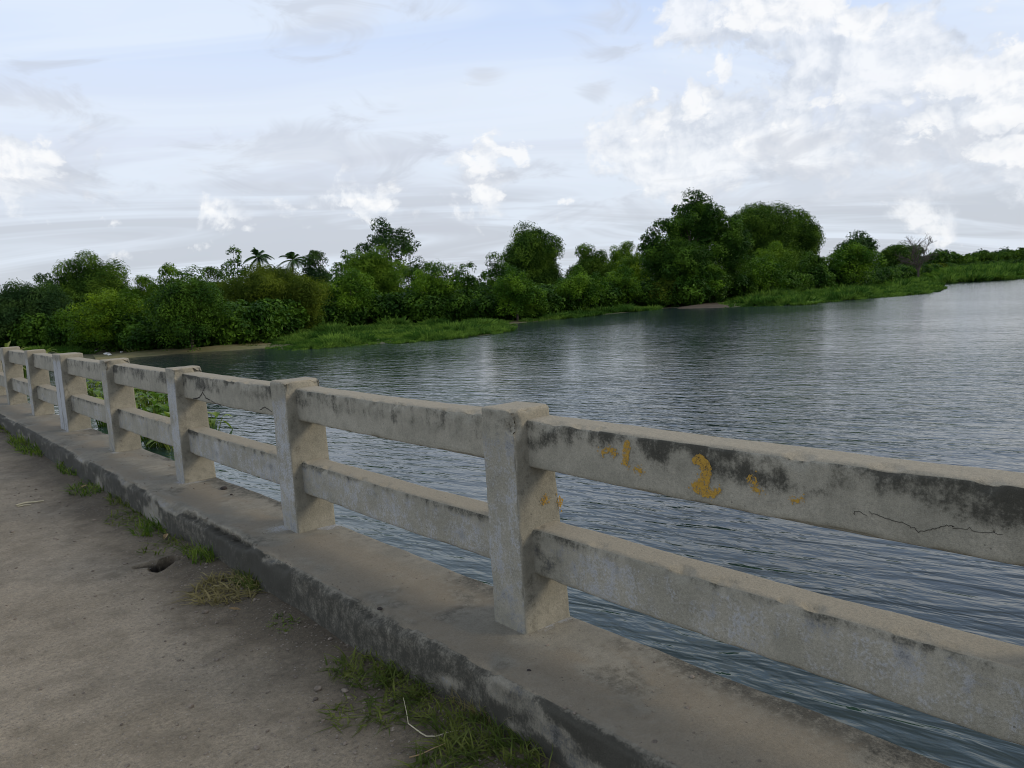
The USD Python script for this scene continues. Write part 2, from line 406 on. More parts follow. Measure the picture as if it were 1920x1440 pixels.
REED = leaf_material("yellow_reed_leaves", (0.13, 0.16, 0.04), (0.27, 0.27, 0.085), 0.3, 0.5, 0.6)
TARO = leaf_material("glossy_water_plant_leaves", (0.075, 0.140, 0.022), (0.235, 0.290, 0.060), 0.35, 0.3, 1.4)
BARK = simple("bark", (0.085, 0.068, 0.050), 0.95, (0.045, 0.036, 0.028), 6.0, 0.03)
DEADWOOD = simple("grey_dead_wood", (0.085, 0.070, 0.058), 0.95, (0.055, 0.045, 0.038), 6.0, 0.02)
STRAW = simple("pale_straw", (0.50, 0.45, 0.31), 0.8, (0.40, 0.36, 0.24), 40.0)
DRYLEAF = simple("tan_dry_leaf", (0.33, 0.235, 0.12), 0.8, (0.24, 0.165, 0.08), 60.0)
CLOD = simple("dark_clod", (0.045, 0.036, 0.03), 0.95, (0.025, 0.02, 0.018), 60.0)
STONE = simple("road_pebble", (0.24, 0.20, 0.155), 0.9, (0.085, 0.07, 0.055), 14.0)
PALE = simple("pale_litter", (0.70, 0.69, 0.66), 0.6, (0.55, 0.54, 0.5), 4.0)
EARTH = simple("bank_earth", (0.105, 0.095, 0.05), 0.95, (0.06, 0.07, 0.028), 0.35, 0.05)
MUD = simple("olive_mud_bank", (0.17, 0.145, 0.07), 0.95, (0.10, 0.105, 0.04), 0.9, 0.05)
REDEARTH = simple("reddish_earth", (0.085, 0.064, 0.044), 0.95, (0.055, 0.045, 0.03), 1.2, 0.05)
DARKHOLE = simple("hole_soil", (0.022, 0.018, 0.014), 0.98, (0.012, 0.01, 0.008), 30.0, 0.02)


def paint_material():
    g = Graph()
    pos = g.n("geometry", "position")
    n2 = g.noise(pos, 60.0, 6.0, 0.65)
    n3 = g.noise(pos, 220.0, 4.0, 0.65)
    c = g.mix(g.step(n2, 0.35, 0.7), (0.36, 0.215, 0.032), (0.28, 0.165, 0.034))
    c = g.mix(g.step(n3, 0.62, 0.75, 0.0, 0.8), c, (0.15, 0.12, 0.075))
    bmp = g.n("bump", "normal", height=n3, strength=0.6, distance=0.006)
    p = g.n("principled_bsdf", "BSDF", base_color=c, roughness=0.8, specular_ior_level=0.2, normal=bmp)
    worn = g.step(g.m("add", g.m("multiply", n2, 0.55), g.m("multiply", n3, 0.55)), 0.56, 0.62)
    clear = g.n("transparent_bsdf", "BSDF", color=(1, 1, 1))
    return g.make("yellow_paint", surface=g.n("mix_closure", "closure", fac=worn, closure1=p, closure2=clear))


PAINT = paint_material()
ROAD = road_material()
WATER = water_material()

# ------------------------------------------------------------------ water and land
WZ = -1.8
shore_px = [(-140, 676), (60, 676), (170, 676), (250, 669), (330, 662), (430, 656), (500, 652), (520, 658), (640, 650), (770, 642), (900, 630), (962, 622), (975, 606), (1110, 592), (1235, 580), (1262, 577), (1370, 576), (1500, 572), (1640, 558), (1700, 554), (1762, 546), (1772, 541), (1755, 534), (1800, 530), (1920, 523)]
shore = [tuple(ground(a, b, WZ)[:2]) for a, b in shore_px]
print("shore", [tuple(np.round(s, 1)) for s in shore])
shore_line = [(-60, 60), (-9, 60)] + [s for s in shore if s[0] > 1] + [(900, 190), (1700, 420), (4000, 900)]
LAND = Polygon(shore_line + [(4000, 6000), (-5000, 6000), (-5000, 62)]).buffer(0)
LINE = LineString(shore_line)
shapely.prepare(LAND)
shapely.prepare(LINE)


def land_sd(x, y):
    pts = shapely.points(np.asarray(x, float), np.asarray(y, float))
    d = shapely.distance(LINE, pts)
    return np.where(shapely.contains(LAND, pts), d, -d)


def land_z(x, y):
    x, y = np.asarray(x, float), np.asarray(y, float)
    sd = land_sd(x, y)
    h = WZ + np.where(sd > 0, np.minimum(0.02 + sd * 0.012, 0.45), np.maximum(sd * 0.25, -2.5))
    h = h + np.where(sd > 8, 0.12 * (fbm(np.stack([x * 0.05, y * 0.05, 0 * x], -1), 3, 4) - 0.5), 0)
    road = sstep(x, 14.0, 1.0) * sstep(y, 58, 66) * (sd > 0)
    return h * (1 - road) + (-0.32) * road


def spread(a, b, n):
    return np.linspace(a, b, n)


xs = np.unique(np.concatenate([np.linspace(-4000, -100, 14), np.linspace(-100, 0, 21), np.linspace(0, 260, 131), np.linspace(260, 700, 89), np.linspace(700, 4000, 24)]))
ys_ = np.unique(np.concatenate([np.linspace(-1500, -40, 10), np.linspace(-40, 40, 17), np.linspace(40, 140, 81), np.linspace(140, 420, 71), np.linspace(420, 6000, 24)]))
tv, tf = grid(xs, ys_, 0.0)
tv[:, 2] = land_z(tv[:, 0], tv[:, 1])
# keep the land below the bridge: it must not rise through deck or road
tv[:, 2] = np.where((tv[:, 0] < 1.2) & (tv[:, 1] < 64), np.minimum(tv[:, 2], -3.0), tv[:, 2])
put("terrain", (tv, tf), EARTH, label="flat earthen land behind the lake shore", kind="structure")

wx = np.concatenate([np.linspace(-4000, -60, 6), np.linspace(-20, 300, 40), np.linspace(400, 6000, 12)])
wy = np.concatenate([np.linspace(-3000, -60, 6), np.linspace(-20, 300, 40), np.linspace(400, 6000, 12)])
put("water", grid(wx, wy, WZ), WATER, label="rippled slate blue lake reaching to the wooded shore", kind="structure")

# ------------------------------------------------------------------ road
HOLE = ground(300, 1062, -0.25)[:2]
RX = np.unique(np.concatenate([np.linspace(-7.6, -3.2, 23), np.arange(-3.2, -0.30, 0.025), np.arange(HOLE[0] - 0.28, HOLE[0] + 0.28, 0.008), [-0.296]]).round(4))
RX = RX[RX <= -0.29]
RY = np.unique(np.concatenate([np.linspace(-8, 1.4, 24), np.arange(1.4, 9, 0.03), np.arange(HOLE[1] - 0.3, HOLE[1] + 0.3, 0.008), np.arange(9, 18, 0.08), np.linspace(18, 66, 80)]).round(4))
rv, rf = grid(RX, RY, -0.25)


def road_z(x, y, want_pit=False):
    p = np.stack([x, y, 0 * x], -1)
    z = -0.25 + 0.010 * (fbm(p * 5, 4, 11) - 0.5) + 0.016 * (fbm(p * 1.1, 3, 12) - 0.5)
    # soil heaped against the kerb
    z = z + 0.035 * sstep(x + 0.25 * (fbm(p * 2.2, 3, 13) - 0.5), -0.62, -0.32) * (0.35 + 0.9 * fbm(p * 3.1, 2, 14))
    # the broken spot: a crack that widens to a hole
    u = (x - HOLE[0]) * CR[0] + (y - HOLE[1]) * CR[1]
    u = u / math.hypot(CR[0], CR[1])
    vv = ((x - HOLE[0]) * fwd[0] + (y - HOLE[1]) * fwd[1]) / math.hypot(fwd[0], fwd[1])
    wob = 0.03 * (fbm(p * 14, 3, 15) - 0.5)
    crack = np.exp(-(((vv + wob - 0.03 - 0.12 * u) / 0.032) ** 2)) * sstep(np.abs(u + 0.02), 0.17, 0.10) * 0.09
    pit = sstep(np.hypot((u - 0.025) / 0.075, (vv + wob) / 0.12), 1.12, 0.85) * 0.22
    rim = 0.012 * sstep(np.hypot(u / 0.22, vv / 0.13), 1.3, 0.6)
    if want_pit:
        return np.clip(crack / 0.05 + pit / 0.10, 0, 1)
    return z - crack - pit + rim


rv[:, 2] = road_z(rv[:, 0], rv[:, 1])
pit_shade = sstep(road_z(rv[:, 0], rv[:, 1], True), 0.25, 0.9)  # mask of the painted shade in crack and pit
put("road", (rv, rf), ROAD, wear_shade=np.stack([pit_shade, 0 * pit_shade, 0 * pit_shade], 1), label="worn dusty brown road surface along the kerb", kind="structure")

# ------------------------------------------------------------------ railing measurements
POST_Y = {0: 0.38, 1: 2.465, 2: 4.627, 3: 6.756, 4: 8.911, 5: 11.08, 6: 13.283, 7: 15.458, 8: 17.62, 9: 19.78, 10: 21.95, 11: 24.11, 12: 26.28}
DTOP = {1: -0.061, 2: -0.012, 3: -0.031, 4: -0.022, 5: 0.0, 6: -0.025, 7: -0.012}
PW, PD, PH = 0.216, 0.268, 0.95
RX0, RW = 0.07, 0.148
JOINT = 11.08 + PW + 0.006


def axis_points(h, r, res):
    n = max(2, int(math.ceil(2 * (h - r) / res)) + 1)
    return np.concatenate([[-h, -h + 0.35 * r], np.linspace(-h + r, h - r, n), [h - 0.35 * r, h]])


def block(size, center, r, res, seed=0, amp=0.004, freq=7.0, chip=0.9, bites=()):
    """A cast block: rounded edges worn unevenly, surface slightly wavy; returns vertices, faces and outward directions."""
    h = np.asarray(size, float) / 2
    vs, fs, n = [], [], 0
    for ax in range(3):
        u, v = (ax + 1) % 3, (ax + 2) % 3
        pu, pv = axis_points(h[u], r, res), axis_points(h[v], r, res)
        U, V = np.meshgrid(pu, pv, indexing="ij")
        i, j = np.meshgrid(np.arange(len(pu) - 1), np.arange(len(pv) - 1), indexing="ij")
        q = np.stack([i * len(pv) + j, (i + 1) * len(pv) + j, (i + 1) * len(pv) + j + 1, i * len(pv) + j + 1], -1).reshape(-1, 4)
        for s in (-1, 1):
            P = np.empty(U.shape + (3,))
            P[..., ax], P[..., u], P[..., v] = s * h[ax], U, V
            vs.append(P.reshape(-1, 3))
            fs.append((q if s > 0 else q[:, ::-1]) + n)
            n += U.size
    v, f = np.vstack(vs), np.vstack(fs)
    _, first, inv = np.unique(v.round(6), axis=0, return_index=True, return_inverse=True)
    v, f = v[first], inv.reshape(-1)[f]
    core = np.clip(v, -(h - r), h - r)
    d = v - core
    nrm = d / np.linalg.norm(d, axis=1, keepdims=True)
    p = core + nrm * r + np.asarray(center, float)
    off = -amp * (fbm(p * freq, 3, seed) - 0.35) * 1.6
    edge = np.clip(1 - np.abs(nrm).max(1), 0, 0.4) / 0.4
    off -= chip * r * edge * np.clip(fbm(p * 11, 3, seed + 5) - 0.47, 0, 1) * 3.2
    for c, rad, depth in bites:
        dist = np.linalg.norm(p - np.asarray(c), axis=1) / rad
        off -= depth * sstep(dist + 0.5 * (fbm(p * 38, 3, 77) - 0.5), 1.0, 0.45) * (0.6 + 0.8 * fbm(p * 60, 2, 78))
    return p + nrm * off[:, None], f, nrm


railing = xform("bridge_railing", (0, 0, 0), label="old weathered concrete bridge railing of posts and two rails above the kerb", category="railing")


def rail_bottom_shift(kind, y):
    return 0.0


rail_prims = {}


def make_post(k, y0, w, res, seed, tilt=0.0, label=None, bites=(), lime=0.5):
    d, dt = PD, DTOP.get(k, -0.03)
    v, f, n = block((d, w, PH + 0.06), (d / 2, y0 + w / 2, PH / 2 - 0.03), 0.014, res, seed, 0.006, 6.0, 1.0, bites)
    t = np.clip(v[:, 2] / PH, 0, 1)
    v[:, 0] = np.where(True, v[:, 0] * (1 + (dt * t) / d), 0)
    v[:, 1] += tilt * t
    z = v[:, 2]
    nz, nx, ny = n[:, 2], n[:, 0], n[:, 1]
    front = sstep(-nx, 0.5, 0.9)
    mould = 0.16 + 0.34 * sstep(z, 0.55, 0.95) * front + 0.34 * sstep(z, 0.35, 0.02) * front
    # rail occlusion painted as a dark line on the post's side face
    side = sstep(-ny, 0.5, 0.9)
    inner = np.exp(-(((v[:, 0] - 0.045) / 0.035) ** 2)) * side
    mould = mould + 0.30 * inner * sstep(z, 0.95, 0.7)
    limew = lime * front * sstep(z, 0.97, 0.80) + 0.12 * side
    dust = 1.0 * sstep(nz, 0.4, 0.85) + 0.42 * side * sstep(z, 0.5, 0.95) + 0.12 * side
    return put("post", (v, f), CONC, railing, wear_shade=np.stack([mould, limew, dust], 1), label=label)


rng = np.random.default_rng(5)
post_notes = {
    1: "nearest post, with a chipped upper corner and a spot of yellow paint",
    2: "post with pitted crumbling top corners",
    4: "narrow looking post streaked with black mould beside the upper rail",
}
for k, y0 in POST_Y.items():
    res = 0.011 if k <= 1 else 0.016 if k <= 3 else 0.025 if k <= 6 else 0.05
    bites = ()
    if k == 1:
        bites = [((0.004, y0 + 0.0, 0.885), 0.055, 0.030), ((0.0, y0 + 0.01, 0.95), 0.045, 0.018), ((0.10, y0, 0.955), 0.03, 0.008)]
    if k == 2:
        bites = [((0.0, y0, 0.93), 0.07, 0.022), ((0.25, y0, 0.93), 0.07, 0.02)]
    if k == 3:
        bites = [((0.02, y0, 0.93), 0.08, 0.018), ((0.23, y0, 0.93), 0.06, 0.03)]
    if k == 4:
        bites = [((0.0, y0 + 0.02, 0.9), 0.09, 0.03), ((0.24, y0, 0.93), 0.05, 0.03)]
    if k == 5:
        make_post(5, y0, PW - 0.006, res, 50, 0, "post beside the expansion joint, pressed against its twin", (), 0.95)
        make_post(5, y0 + PW + 0.012, PW - 0.006, res, 51, 0.0, "twin post across the expansion joint", (), 0.95)
        continue
    make_post(k, y0, PW, res, 10 + k, (-0.012, 0.006, 0.010)[k % 3], post_notes.get(k), bites, 0.62 if k in (2, 3, 6) else 0.5)


def rail_front(p, seed):
    """Offset of a rail's front face at points p, as block() moves it."""
    return -0.005 * (fbm(p * 5.0, 3, seed) - 0.35) * 1.6


def make_rail(k, which, res):
    y_far = POST_Y[k + 1] + 0.03
    y_near = POST_Y[k] + (2 * PW + 0.006 if k == 5 else PW) - 0.03
    z0, z1 = (0.70, 0.906) if which == "upper" else (0.238, 0.448)
    seed = 100 + 10 * k + (which == "upper")
    L = y_far - y_near
    bites = []
    r2 = np.random.default_rng(seed)
    for _ in range(12):
        bites.append(((RX0 + r2.uniform(-0.005, 0.02), r2.uniform(y_near, y_far), z1), r2.uniform(0.02, 0.06), r2.uniform(0.005, 0.013)))
    v, f, n = block((RW, L, z1 - z0), (RX0 + RW / 2, (y_far + y_near) / 2, (z0 + z1) / 2), 0.016, res, seed, 0.005, 5.0, 0.8, bites)
    s = (v[:, 1] - y_near) / L
    v[:, 2] += -0.006 * np.sin(np.pi * s)
    t = (v[:, 2] - z0) / (z1 - z0)
    front, top, under = sstep(-n[:, 0], 0.5, 0.9), sstep(n[:, 2], 0.45, 0.85), sstep(-n[:, 2], 0.5, 0.9)
    big = fbm(v * np.array([3, 4.2, 6.5]), 3, seed + 3)
    if which == "upper":
        amount = {0: 0.78, 1: 0.40, 2: 0.66, 3: 0.62}.get(k, 0.45)
        mould = front * (amount * sstep(t, 0.18, 0.62) * (0.45 + 0.75 * sstep(big, 0.38, 0.58)) + 0.22 * sstep(t, 0.75, 0.97))
        mould += front * 0.35 * np.exp(-(((y_far - 0.04 - v[:, 1]) / 0.14) ** 2)) * (k > 0)
        mould += under * 0.25
        lime = front * {0: 0.10, 1: 0.20}.get(k, 0.16)
    else:
        mould = front * (0.16 + 0.36 * sstep(t, 0.72, 0.97) + 0.30 * np.exp(-(((y_far - 0.06 - v[:, 1]) / 0.16) ** 2)) + 0.30 * sstep(big, 0.5, 0.66)) + under * 0.2
        lime = front * ({0: 0.46, 1: 0.52, 2: 0.56}.get(k, 0.45)) * sstep(t, 1.0, 0.78)
    # the film stops short of the arris, where the casting's lip is bare
    mould += front * 0.30 * sstep(fbm(v * np.array([1, 16, 0.6]), 3, seed + 9), 0.52, 0.68) * sstep(t, 0.15, 0.95)
    dust = 1.05 * top + 0.18 * front * sstep(t, 0.9, 1.0) + 0.25 * front * sstep(t, 0.2, 0.0) * (which == "upper")
    names = {("upper", 0): "nearest upper rail, black with mould and marked with yellow paint", ("lower", 0): "nearest lower rail, grey with flaking whitewash", ("upper", 2): "upper rail with branching black cracks"}
    pr = put(f"{which}_rail", (v, f), CONC, railing, wear_shade=np.stack([mould, lime, dust], 1), label=names.get((which, k)))
    rail_prims[(which, k)] = (pr, seed)


for k in range(0, 12):
    for which in ("upper", "lower"):
        make_rail(k, which, 0.012 if k == 0 else 0.016 if k <= 2 else 0.03 if k <= 5 else 0.08)

# ---- traces of yellow lettering on the nearest upper rail, and on the nearest post
pr0, seed0 = rail_prims[("upper", 0)]


def on_rail(px, py):
    d = ray(px, py)
    p = CAM + d * ((RX0 - CAM[0]) / d[0])
    return p[1], p[2]


def stroke_poly(pts_px, rads_px, rough=0.35, seed=1, face=on_rail, scale=None):
    pts = [face(*p) for p in pts_px]
    sc = scale or np.hypot(*(np.array(face(pts_px[0][0] + 10, pts_px[0][1])) - np.array(pts[0]))) / 10
    rr = np.random.default_rng(seed)
    parts = []
    for i in range(len(pts) - 1):
        for s in np.linspace(0, 1, 8):
            c = np.array(pts[i]) * (1 - s) + np.array(pts[i + 1]) * s
            rad = (rads_px[i] * (1 - s) + rads_px[i + 1] * s) * sc * 0.86
            c = c + rr.normal(0, rad * 0.08, 2)
            parts.append(Point(*c).buffer(rad * rr.uniform(1 - rough, 1.0 + 0.15), 6))
    if len(pts) == 1:
        for _ in range(9):
            c = np.array(pts[0]) + rr.normal(0, rads_px[0] * 0.5 * sc, 2)
            parts.append(Point(*c).buffer(rads_px[0] * sc * rr.uniform(0.25, 0.75), 6))
    poly = shapely.union_all(parts)
    # ragged edge: bites and flecks
    bites = []
    bd = poly.boundary
    for _ in range(int(26 * rough / 0.35)):
        q = bd.interpolate(rr.uniform(0, 1), normalized=True)
        bites.append(q.buffer(rr.uniform(0.15, 0.45) * max(rads_px) * sc * 0.5, 4))
    poly = poly.difference(shapely.union_all(bites))
    flecks = []
    for _ in range(int(14 * rough / 0.35)):
        q = bd.interpolate(rr.uniform(0, 1), normalized=True)
        flecks.append(Point(q.x + rr.normal(0, 3 * sc), q.y + rr.normal(0, 3 * sc)).buffer(rr.uniform(0.6, 1.6) * sc, 3))
    return shapely.union_all([poly] + flecks)


def paint_mesh(poly, place):
    tris_v, tris_f, n = [], [], 0
    for gpoly in getattr(poly, "geoms", [poly]):
        if gpoly.area < 1e-7:
            continue
        v2, f2 = trimesh.creation.triangulate_polygon(gpoly.simplify(0.0006), engine="earcut")
        v2, f2 = trimesh.remesh.subdivide_to_size(np.column_stack([v2, np.zeros(len(v2))]), f2, 0.02)
        tris_v.append(place(v2[:, :2]))
        tris_f.append(f2 + n)
        n += len(v2)
    return np.vstack(tris_v), np.vstack(tris_f)


L0n = POST_Y[0] + PW - 0.03
L0 = POST_Y[1] + 0.03 - L0n


def place_rail(v2):
    s = (v2[:, 0] - L0n) / L0
    zsag = -0.006 * np.sin(np.pi * s)
    p = np.column_stack([np.full(len(v2), RX0), v2[:, 0], v2[:, 1] - zsag])
    off = rail_front(p, seed0)
    return np.column_stack([RX0 - off - 0.0022, v2[:, 0], v2[:, 1]])


marks = [
    ([(1130, 848), (1140, 843), (1150, 845), (1152, 852)], [4, 5.5, 6, 3], 0.5),
    ([(1176, 832), (1174, 848), (1172, 866)], [7.5, 7.5, 6], 0.22),
    ([(1192, 879), (1203, 882)], [2, 3], 0.9),
    ([(1303, 864), (1314, 862), (1323, 872), (1325, 888), (1320, 905), (1312, 912)], [8, 10, 11, 11, 10, 9], 0.3),
    ([(1306, 912), (1322, 924), (1338, 926), (1350, 918)], [11, 9, 7, 5], 0.35),
    ([(1409, 896), (1414, 902)], [8, 9], 0.5),
    ([(1412, 916), (1424, 920)], [7, 4], 0.8),
    ([(1482, 936), (1495, 940), (1504, 935)], [2.5, 4, 2], 0.9),
]
for i, (a, b, rgh) in enumerate(marks):
    put("paint_mark", paint_mesh(stroke_poly(a, b, rgh, 40 + i), place_rail), PAINT, pr0, smooth=True)
post1 = stage.GetPrimAtPath(f"{railing.GetPath()}/post_001")


def on_post_side(px, py):
    d = ray(px, py)
    p = CAM + d * ((POST_Y[1] - CAM[1]) / d[1])
    return p[0], p[2]


def place_post(v2):
    # side face of the nearest post, as block() and the taper leave it
    w, seed, tilt = PW, 11, 0.006
    t = np.clip(v2[:, 1] / PH, 0, 1)
    xs_ = v2[:, 0] / (1 + DTOP[1] * t / PD)
    p = np.column_stack([xs_, np.full(len(v2), POST_Y[1]), v2[:, 1]])
    off = -0.006 * (fbm(p * 6.0, 3, seed) - 0.35) * 1.6
    return np.column_stack([v2[:, 0], POST_Y[1] - off + tilt * t - 0.0035, v2[:, 1]])


for i, (a, b, rgh) in enumerate([([(1018, 936), (1022, 940)], [4, 4], 0.8), ([(1050, 932), (1051, 948)], [3, 3], 0.7)]):
    put("paint_mark", paint_mesh(stroke_poly(a, b, rgh, 60 + i, on_post_side), place_post), PAINT, post1)


# ---- cracks in rails: thin dark recesses laid out as ragged strips a little proud of the face
def crack(parent, seed, k, pts_px, wpx=1.6, zr=(0.70, 0.906)):
    rr = np.random.default_rng(seed)
    pts = np.array([on_rail(*p) for p in pts_px])
    fine = []
    for i in range(len(pts) - 1):
        n = 6
        for s in np.linspace(0, 1, n, endpoint=False):
            fine.append(pts[i] * (1 - s) + pts[i + 1] * s + rr.normal(0, 0.0022, 2))
    fine.append(pts[-1])
    fine = np.array(fine)
    sc = np.hypot(*(np.array(on_rail(pts_px[0][0] + 10, pts_px[0][1])) - pts[0])) / 10
    poly = LineString(fine).buffer(wpx * sc * 0.36, 2)
    prim, sd = rail_prims[("upper", k)]
    yn = POST_Y[k] + PW - 0.03
    Lk = POST_Y[k + 1] + 0.03 - yn

    def place(v2):
        zsag = -0.006 * np.sin(np.pi * (v2[:, 0] - yn) / Lk)
        p = np.column_stack([np.full(len(v2), RX0), v2[:, 0], v2[:, 1] - zsag])
        return np.column_stack([RX0 - rail_front(p, sd) - 0.0016, v2[:, 0], v2[:, 1]])

    put("crack", paint_mesh(poly, place), DARKHOLE, prim)


crack(pr0, 1, 0, [(1630, 960), (1660, 972), (1700, 982), (1722, 996), (1750, 992), (1775, 984), (1790, 988)], 1.5)
crack(pr0, 2, 0, [(1600, 962), (1612, 958), (1626, 968)], 1.3)
crack(pr0, 3, 0, [(1790, 988), (1830, 996), (1880, 1002)], 1.4)
crack(None, 4, 2, [(362, 748), (374, 746), (380, 735), (386, 746), (394, 750)], 0.9)
crack(None, 5, 2, [(380, 735), (384, 726)], 0.7)
crack(None, 6, 2, [(396, 752), (406, 758), (414, 759)], 0.7)
crack(None, 7, 2, [(488, 768), (496, 763), (504, 768), (509, 772)], 0.8)

# ------------------------------------------------------------------ kerb slab carrying the railing
def kerb_profile():
    pts = [(-0.315, -0.34), (-0.315, -0.27)]
    pts += [(-0.315, z) for z in np.linspace(-0.25, -0.03, 13)]
    for a in np.linspace(0.15, 0.85, 5) * math.pi / 2:
        pts.append((-0.315 + 0.03 * (1 - math.cos(a)), -0.03 + 0.03 * math.sin(a)))
    pts += [(x, 0.0) for x in np.linspace(-0.28, 0.262, 26)]
    pts += [(0.278, -0.012), (0.283, -0.03), (0.283, -0.09), (0.283, -0.16), (0.283, -0.22), (0.10, -0.225)]
    return np.array(pts)


def make_kerb(y0, y1, label):
    prof = kerb_profile()
    ys2 = [y0]
    while ys2[-1] < y1:
        y = ys2[-1]
        ys2.append(y + (0.02 if 0.8 < y < 7.5 else 0.05 if y < 13 and y > 0 else 0.25))
    ys2[-1] = y1
    ys2 = np.array(ys2)
    n = len(prof)
    v = np.stack([np.broadcast_to(prof[:, 0], (len(ys2), n)), np.broadcast_to(ys2[:, None], (len(ys2), n)), np.broadcast_to(prof[:, 1], (len(ys2), n))], -1).reshape(-1, 3).copy()
    i, j = np.meshgrid(np.arange(len(ys2) - 1), np.arange(n - 1), indexing="ij")
    f = np.stack([i * n + j, i * n + j + 1, (i + 1) * n + j + 1, (i + 1) * n + j], -1).reshape(-1, 4)
    base = v.copy()
    x, y, z = v.T
    front = sstep(-x, 0.272, 0.312)
    edge = np.exp(-(((x + 0.31) / 0.03) ** 2) - ((z / 0.035) ** 2))
    back = sstep(x, 0.25, 0.28)
    wav = fbm(base * np.array([0, 1.3, 0]) + 3, 3, 31) - 0.5
    v[:, 0] += front * (0.05 * wav + 0.022 * (fbm(base * 9, 3, 32) - 0.5))
    v[:, 0] += back * 0.03 * (fbm(base * np.array([0, 4.0, 1]), 4, 33) - 0.5)
    v[:, 2] += (z > -0.05) * (0.009 * (fbm(base * np.array([4, 4, 0]), 3, 34) - 0.5) + 0.012 * (fbm(base * np.array([1.2, 0.9, 0]), 2, 35) - 0.5))
    worn = np.clip(fbm(base * np.array([3, 5, 3]), 3, 36) - 0.42, 0, 1) * 0.10 + 0.006 * fbm(base * 30, 2, 37)
    # the stretch where the arris has broken off and coarse aggregate shows
    brk = sstep(y, 4.5, 4.9) * sstep(y, 6.3, 5.9)
    worn = worn + brk * (0.035 + 0.05 * (fbm(base * 26, 3, 38) - 0.4))
    v[:, 0] += edge * worn
    v[:, 2] -= edge * worn * 0.8
    rough = sstep(np.hypot(x + 0.29, z), 0.09, 0.03) * brk
    v += rough[:, None] * 0.022 * (np.stack([fbm(base * 34, 2, 39), 0 * x + 0.5, fbm(base * 34, 2, 40)], 1) - 0.5)
    # joint notch at both ends
    # wear
    top = ((z > -0.02) & (x > -0.29)).astype(float)
    dpost = np.full(len(v), 9.0)
    for k, py in POST_Y.items():
        dx = np.maximum(np.maximum(-x, x - PD), 0)
        dy = np.maximum(np.maximum(py - y, y - py - PW), 0)
        dpost = np.minimum(dpost, np.hypot(dx, dy))
    ring = np.exp(-((dpost / (0.05 + 0.12 * fbm(base * 4.0, 3, 45))) ** 2))
    bigf = fbm(base * np.array([1, 1.6, 2]), 3, 41)
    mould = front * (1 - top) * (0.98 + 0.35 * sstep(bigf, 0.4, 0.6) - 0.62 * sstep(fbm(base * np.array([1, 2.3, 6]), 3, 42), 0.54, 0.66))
    mould += top * (0.10 + 0.50 * sstep(fbm(base * np.array([3, 1.6, 0]), 4, 43), 0.46, 0.66) + 0.62 * sstep(x + 0.12 * (fbm(base * np.array([3, 3, 0]), 3, 46) - 0.5), -0.05, 0.22) * sstep(y, 2.5, 1.3) + 0.22 * sstep(x, 0.1, 0.26) + 0.30 * sstep(x, -0.262, -0.29))
    lime = top * ring * 0.62 * sstep(fbm(base * 6, 2, 44), 0.30, 0.60) + front * (1 - top) * (0.05 + 0.42 * sstep(fbm(base * np.array([1, 2.3, 6]), 3, 42), 0.54, 0.66))
    lime += top * 0.22 * sstep(x, 0.05, 0.26)
    dust = top * (0.72 - 0.30 * sstep(fbm(base * np.array([5, 3, 0]), 3, 47), 0.45, 0.65) - 0.60 * ring - 0.35 * sstep(x, 0.05, 0.25)) - 0.8 * rough
    return put("kerb", (v, f[:, ::-1]), SLAB, wear_shade=np.stack([mould, np.clip(lime, 0, 1), np.clip(dust, 0, 1)], 1), label=label, kind="structure")


make_kerb(-6.0, JOINT - 0.006, "raised concrete kerb slab under the nearer span of railing")
make_kerb(JOINT + 0.006, 64.0, "raised concrete kerb slab beyond the expansion joint")
bw = trimesh.creation.box((0.3, 70, 3.2))
bw.apply_translation((-0.05, 29, -1.822))
put("bridge_wall", (bw.vertices, bw.faces), SLAB, smooth=False, wear_shade=np.tile([0.35, 0.1, 0.1], (len(bw.vertices), 1)), label="plain concrete side wall of the bridge below the kerb", kind="structure")

# ------------------------------------------------------------------ plants: shared builders
def unit(v):
    return v / (np.linalg.norm(v, axis=-1, keepdims=True) + 1e-12)


def leaf_cards(r, C, N, size, aspect=0.55, fold=0.12, along=None):
    n = len(C)
    N = unit(N)
    t = unit(np.cross(N, unit(r.normal(size=(n, 3)))))
    if along is not None:
        t = unit(along - N * (along * N).sum(1, keepdims=True))
    b = np.cross(N, t)
    s = np.broadcast_to(size, (n,))[:, None]
    v = np.stack([C - t * s * 0.5, C + b * s * aspect * 0.5 + N * s * fold, C + t * s * 0.5 - N * s * 0.05, C - b * s * aspect * 0.5 + N * s * fold], 1).reshape(-1, 3)
    i = np.arange(n)[:, None] * 4
    return v, np.vstack([i + [0, 1, 2], i + [0, 2, 3]])


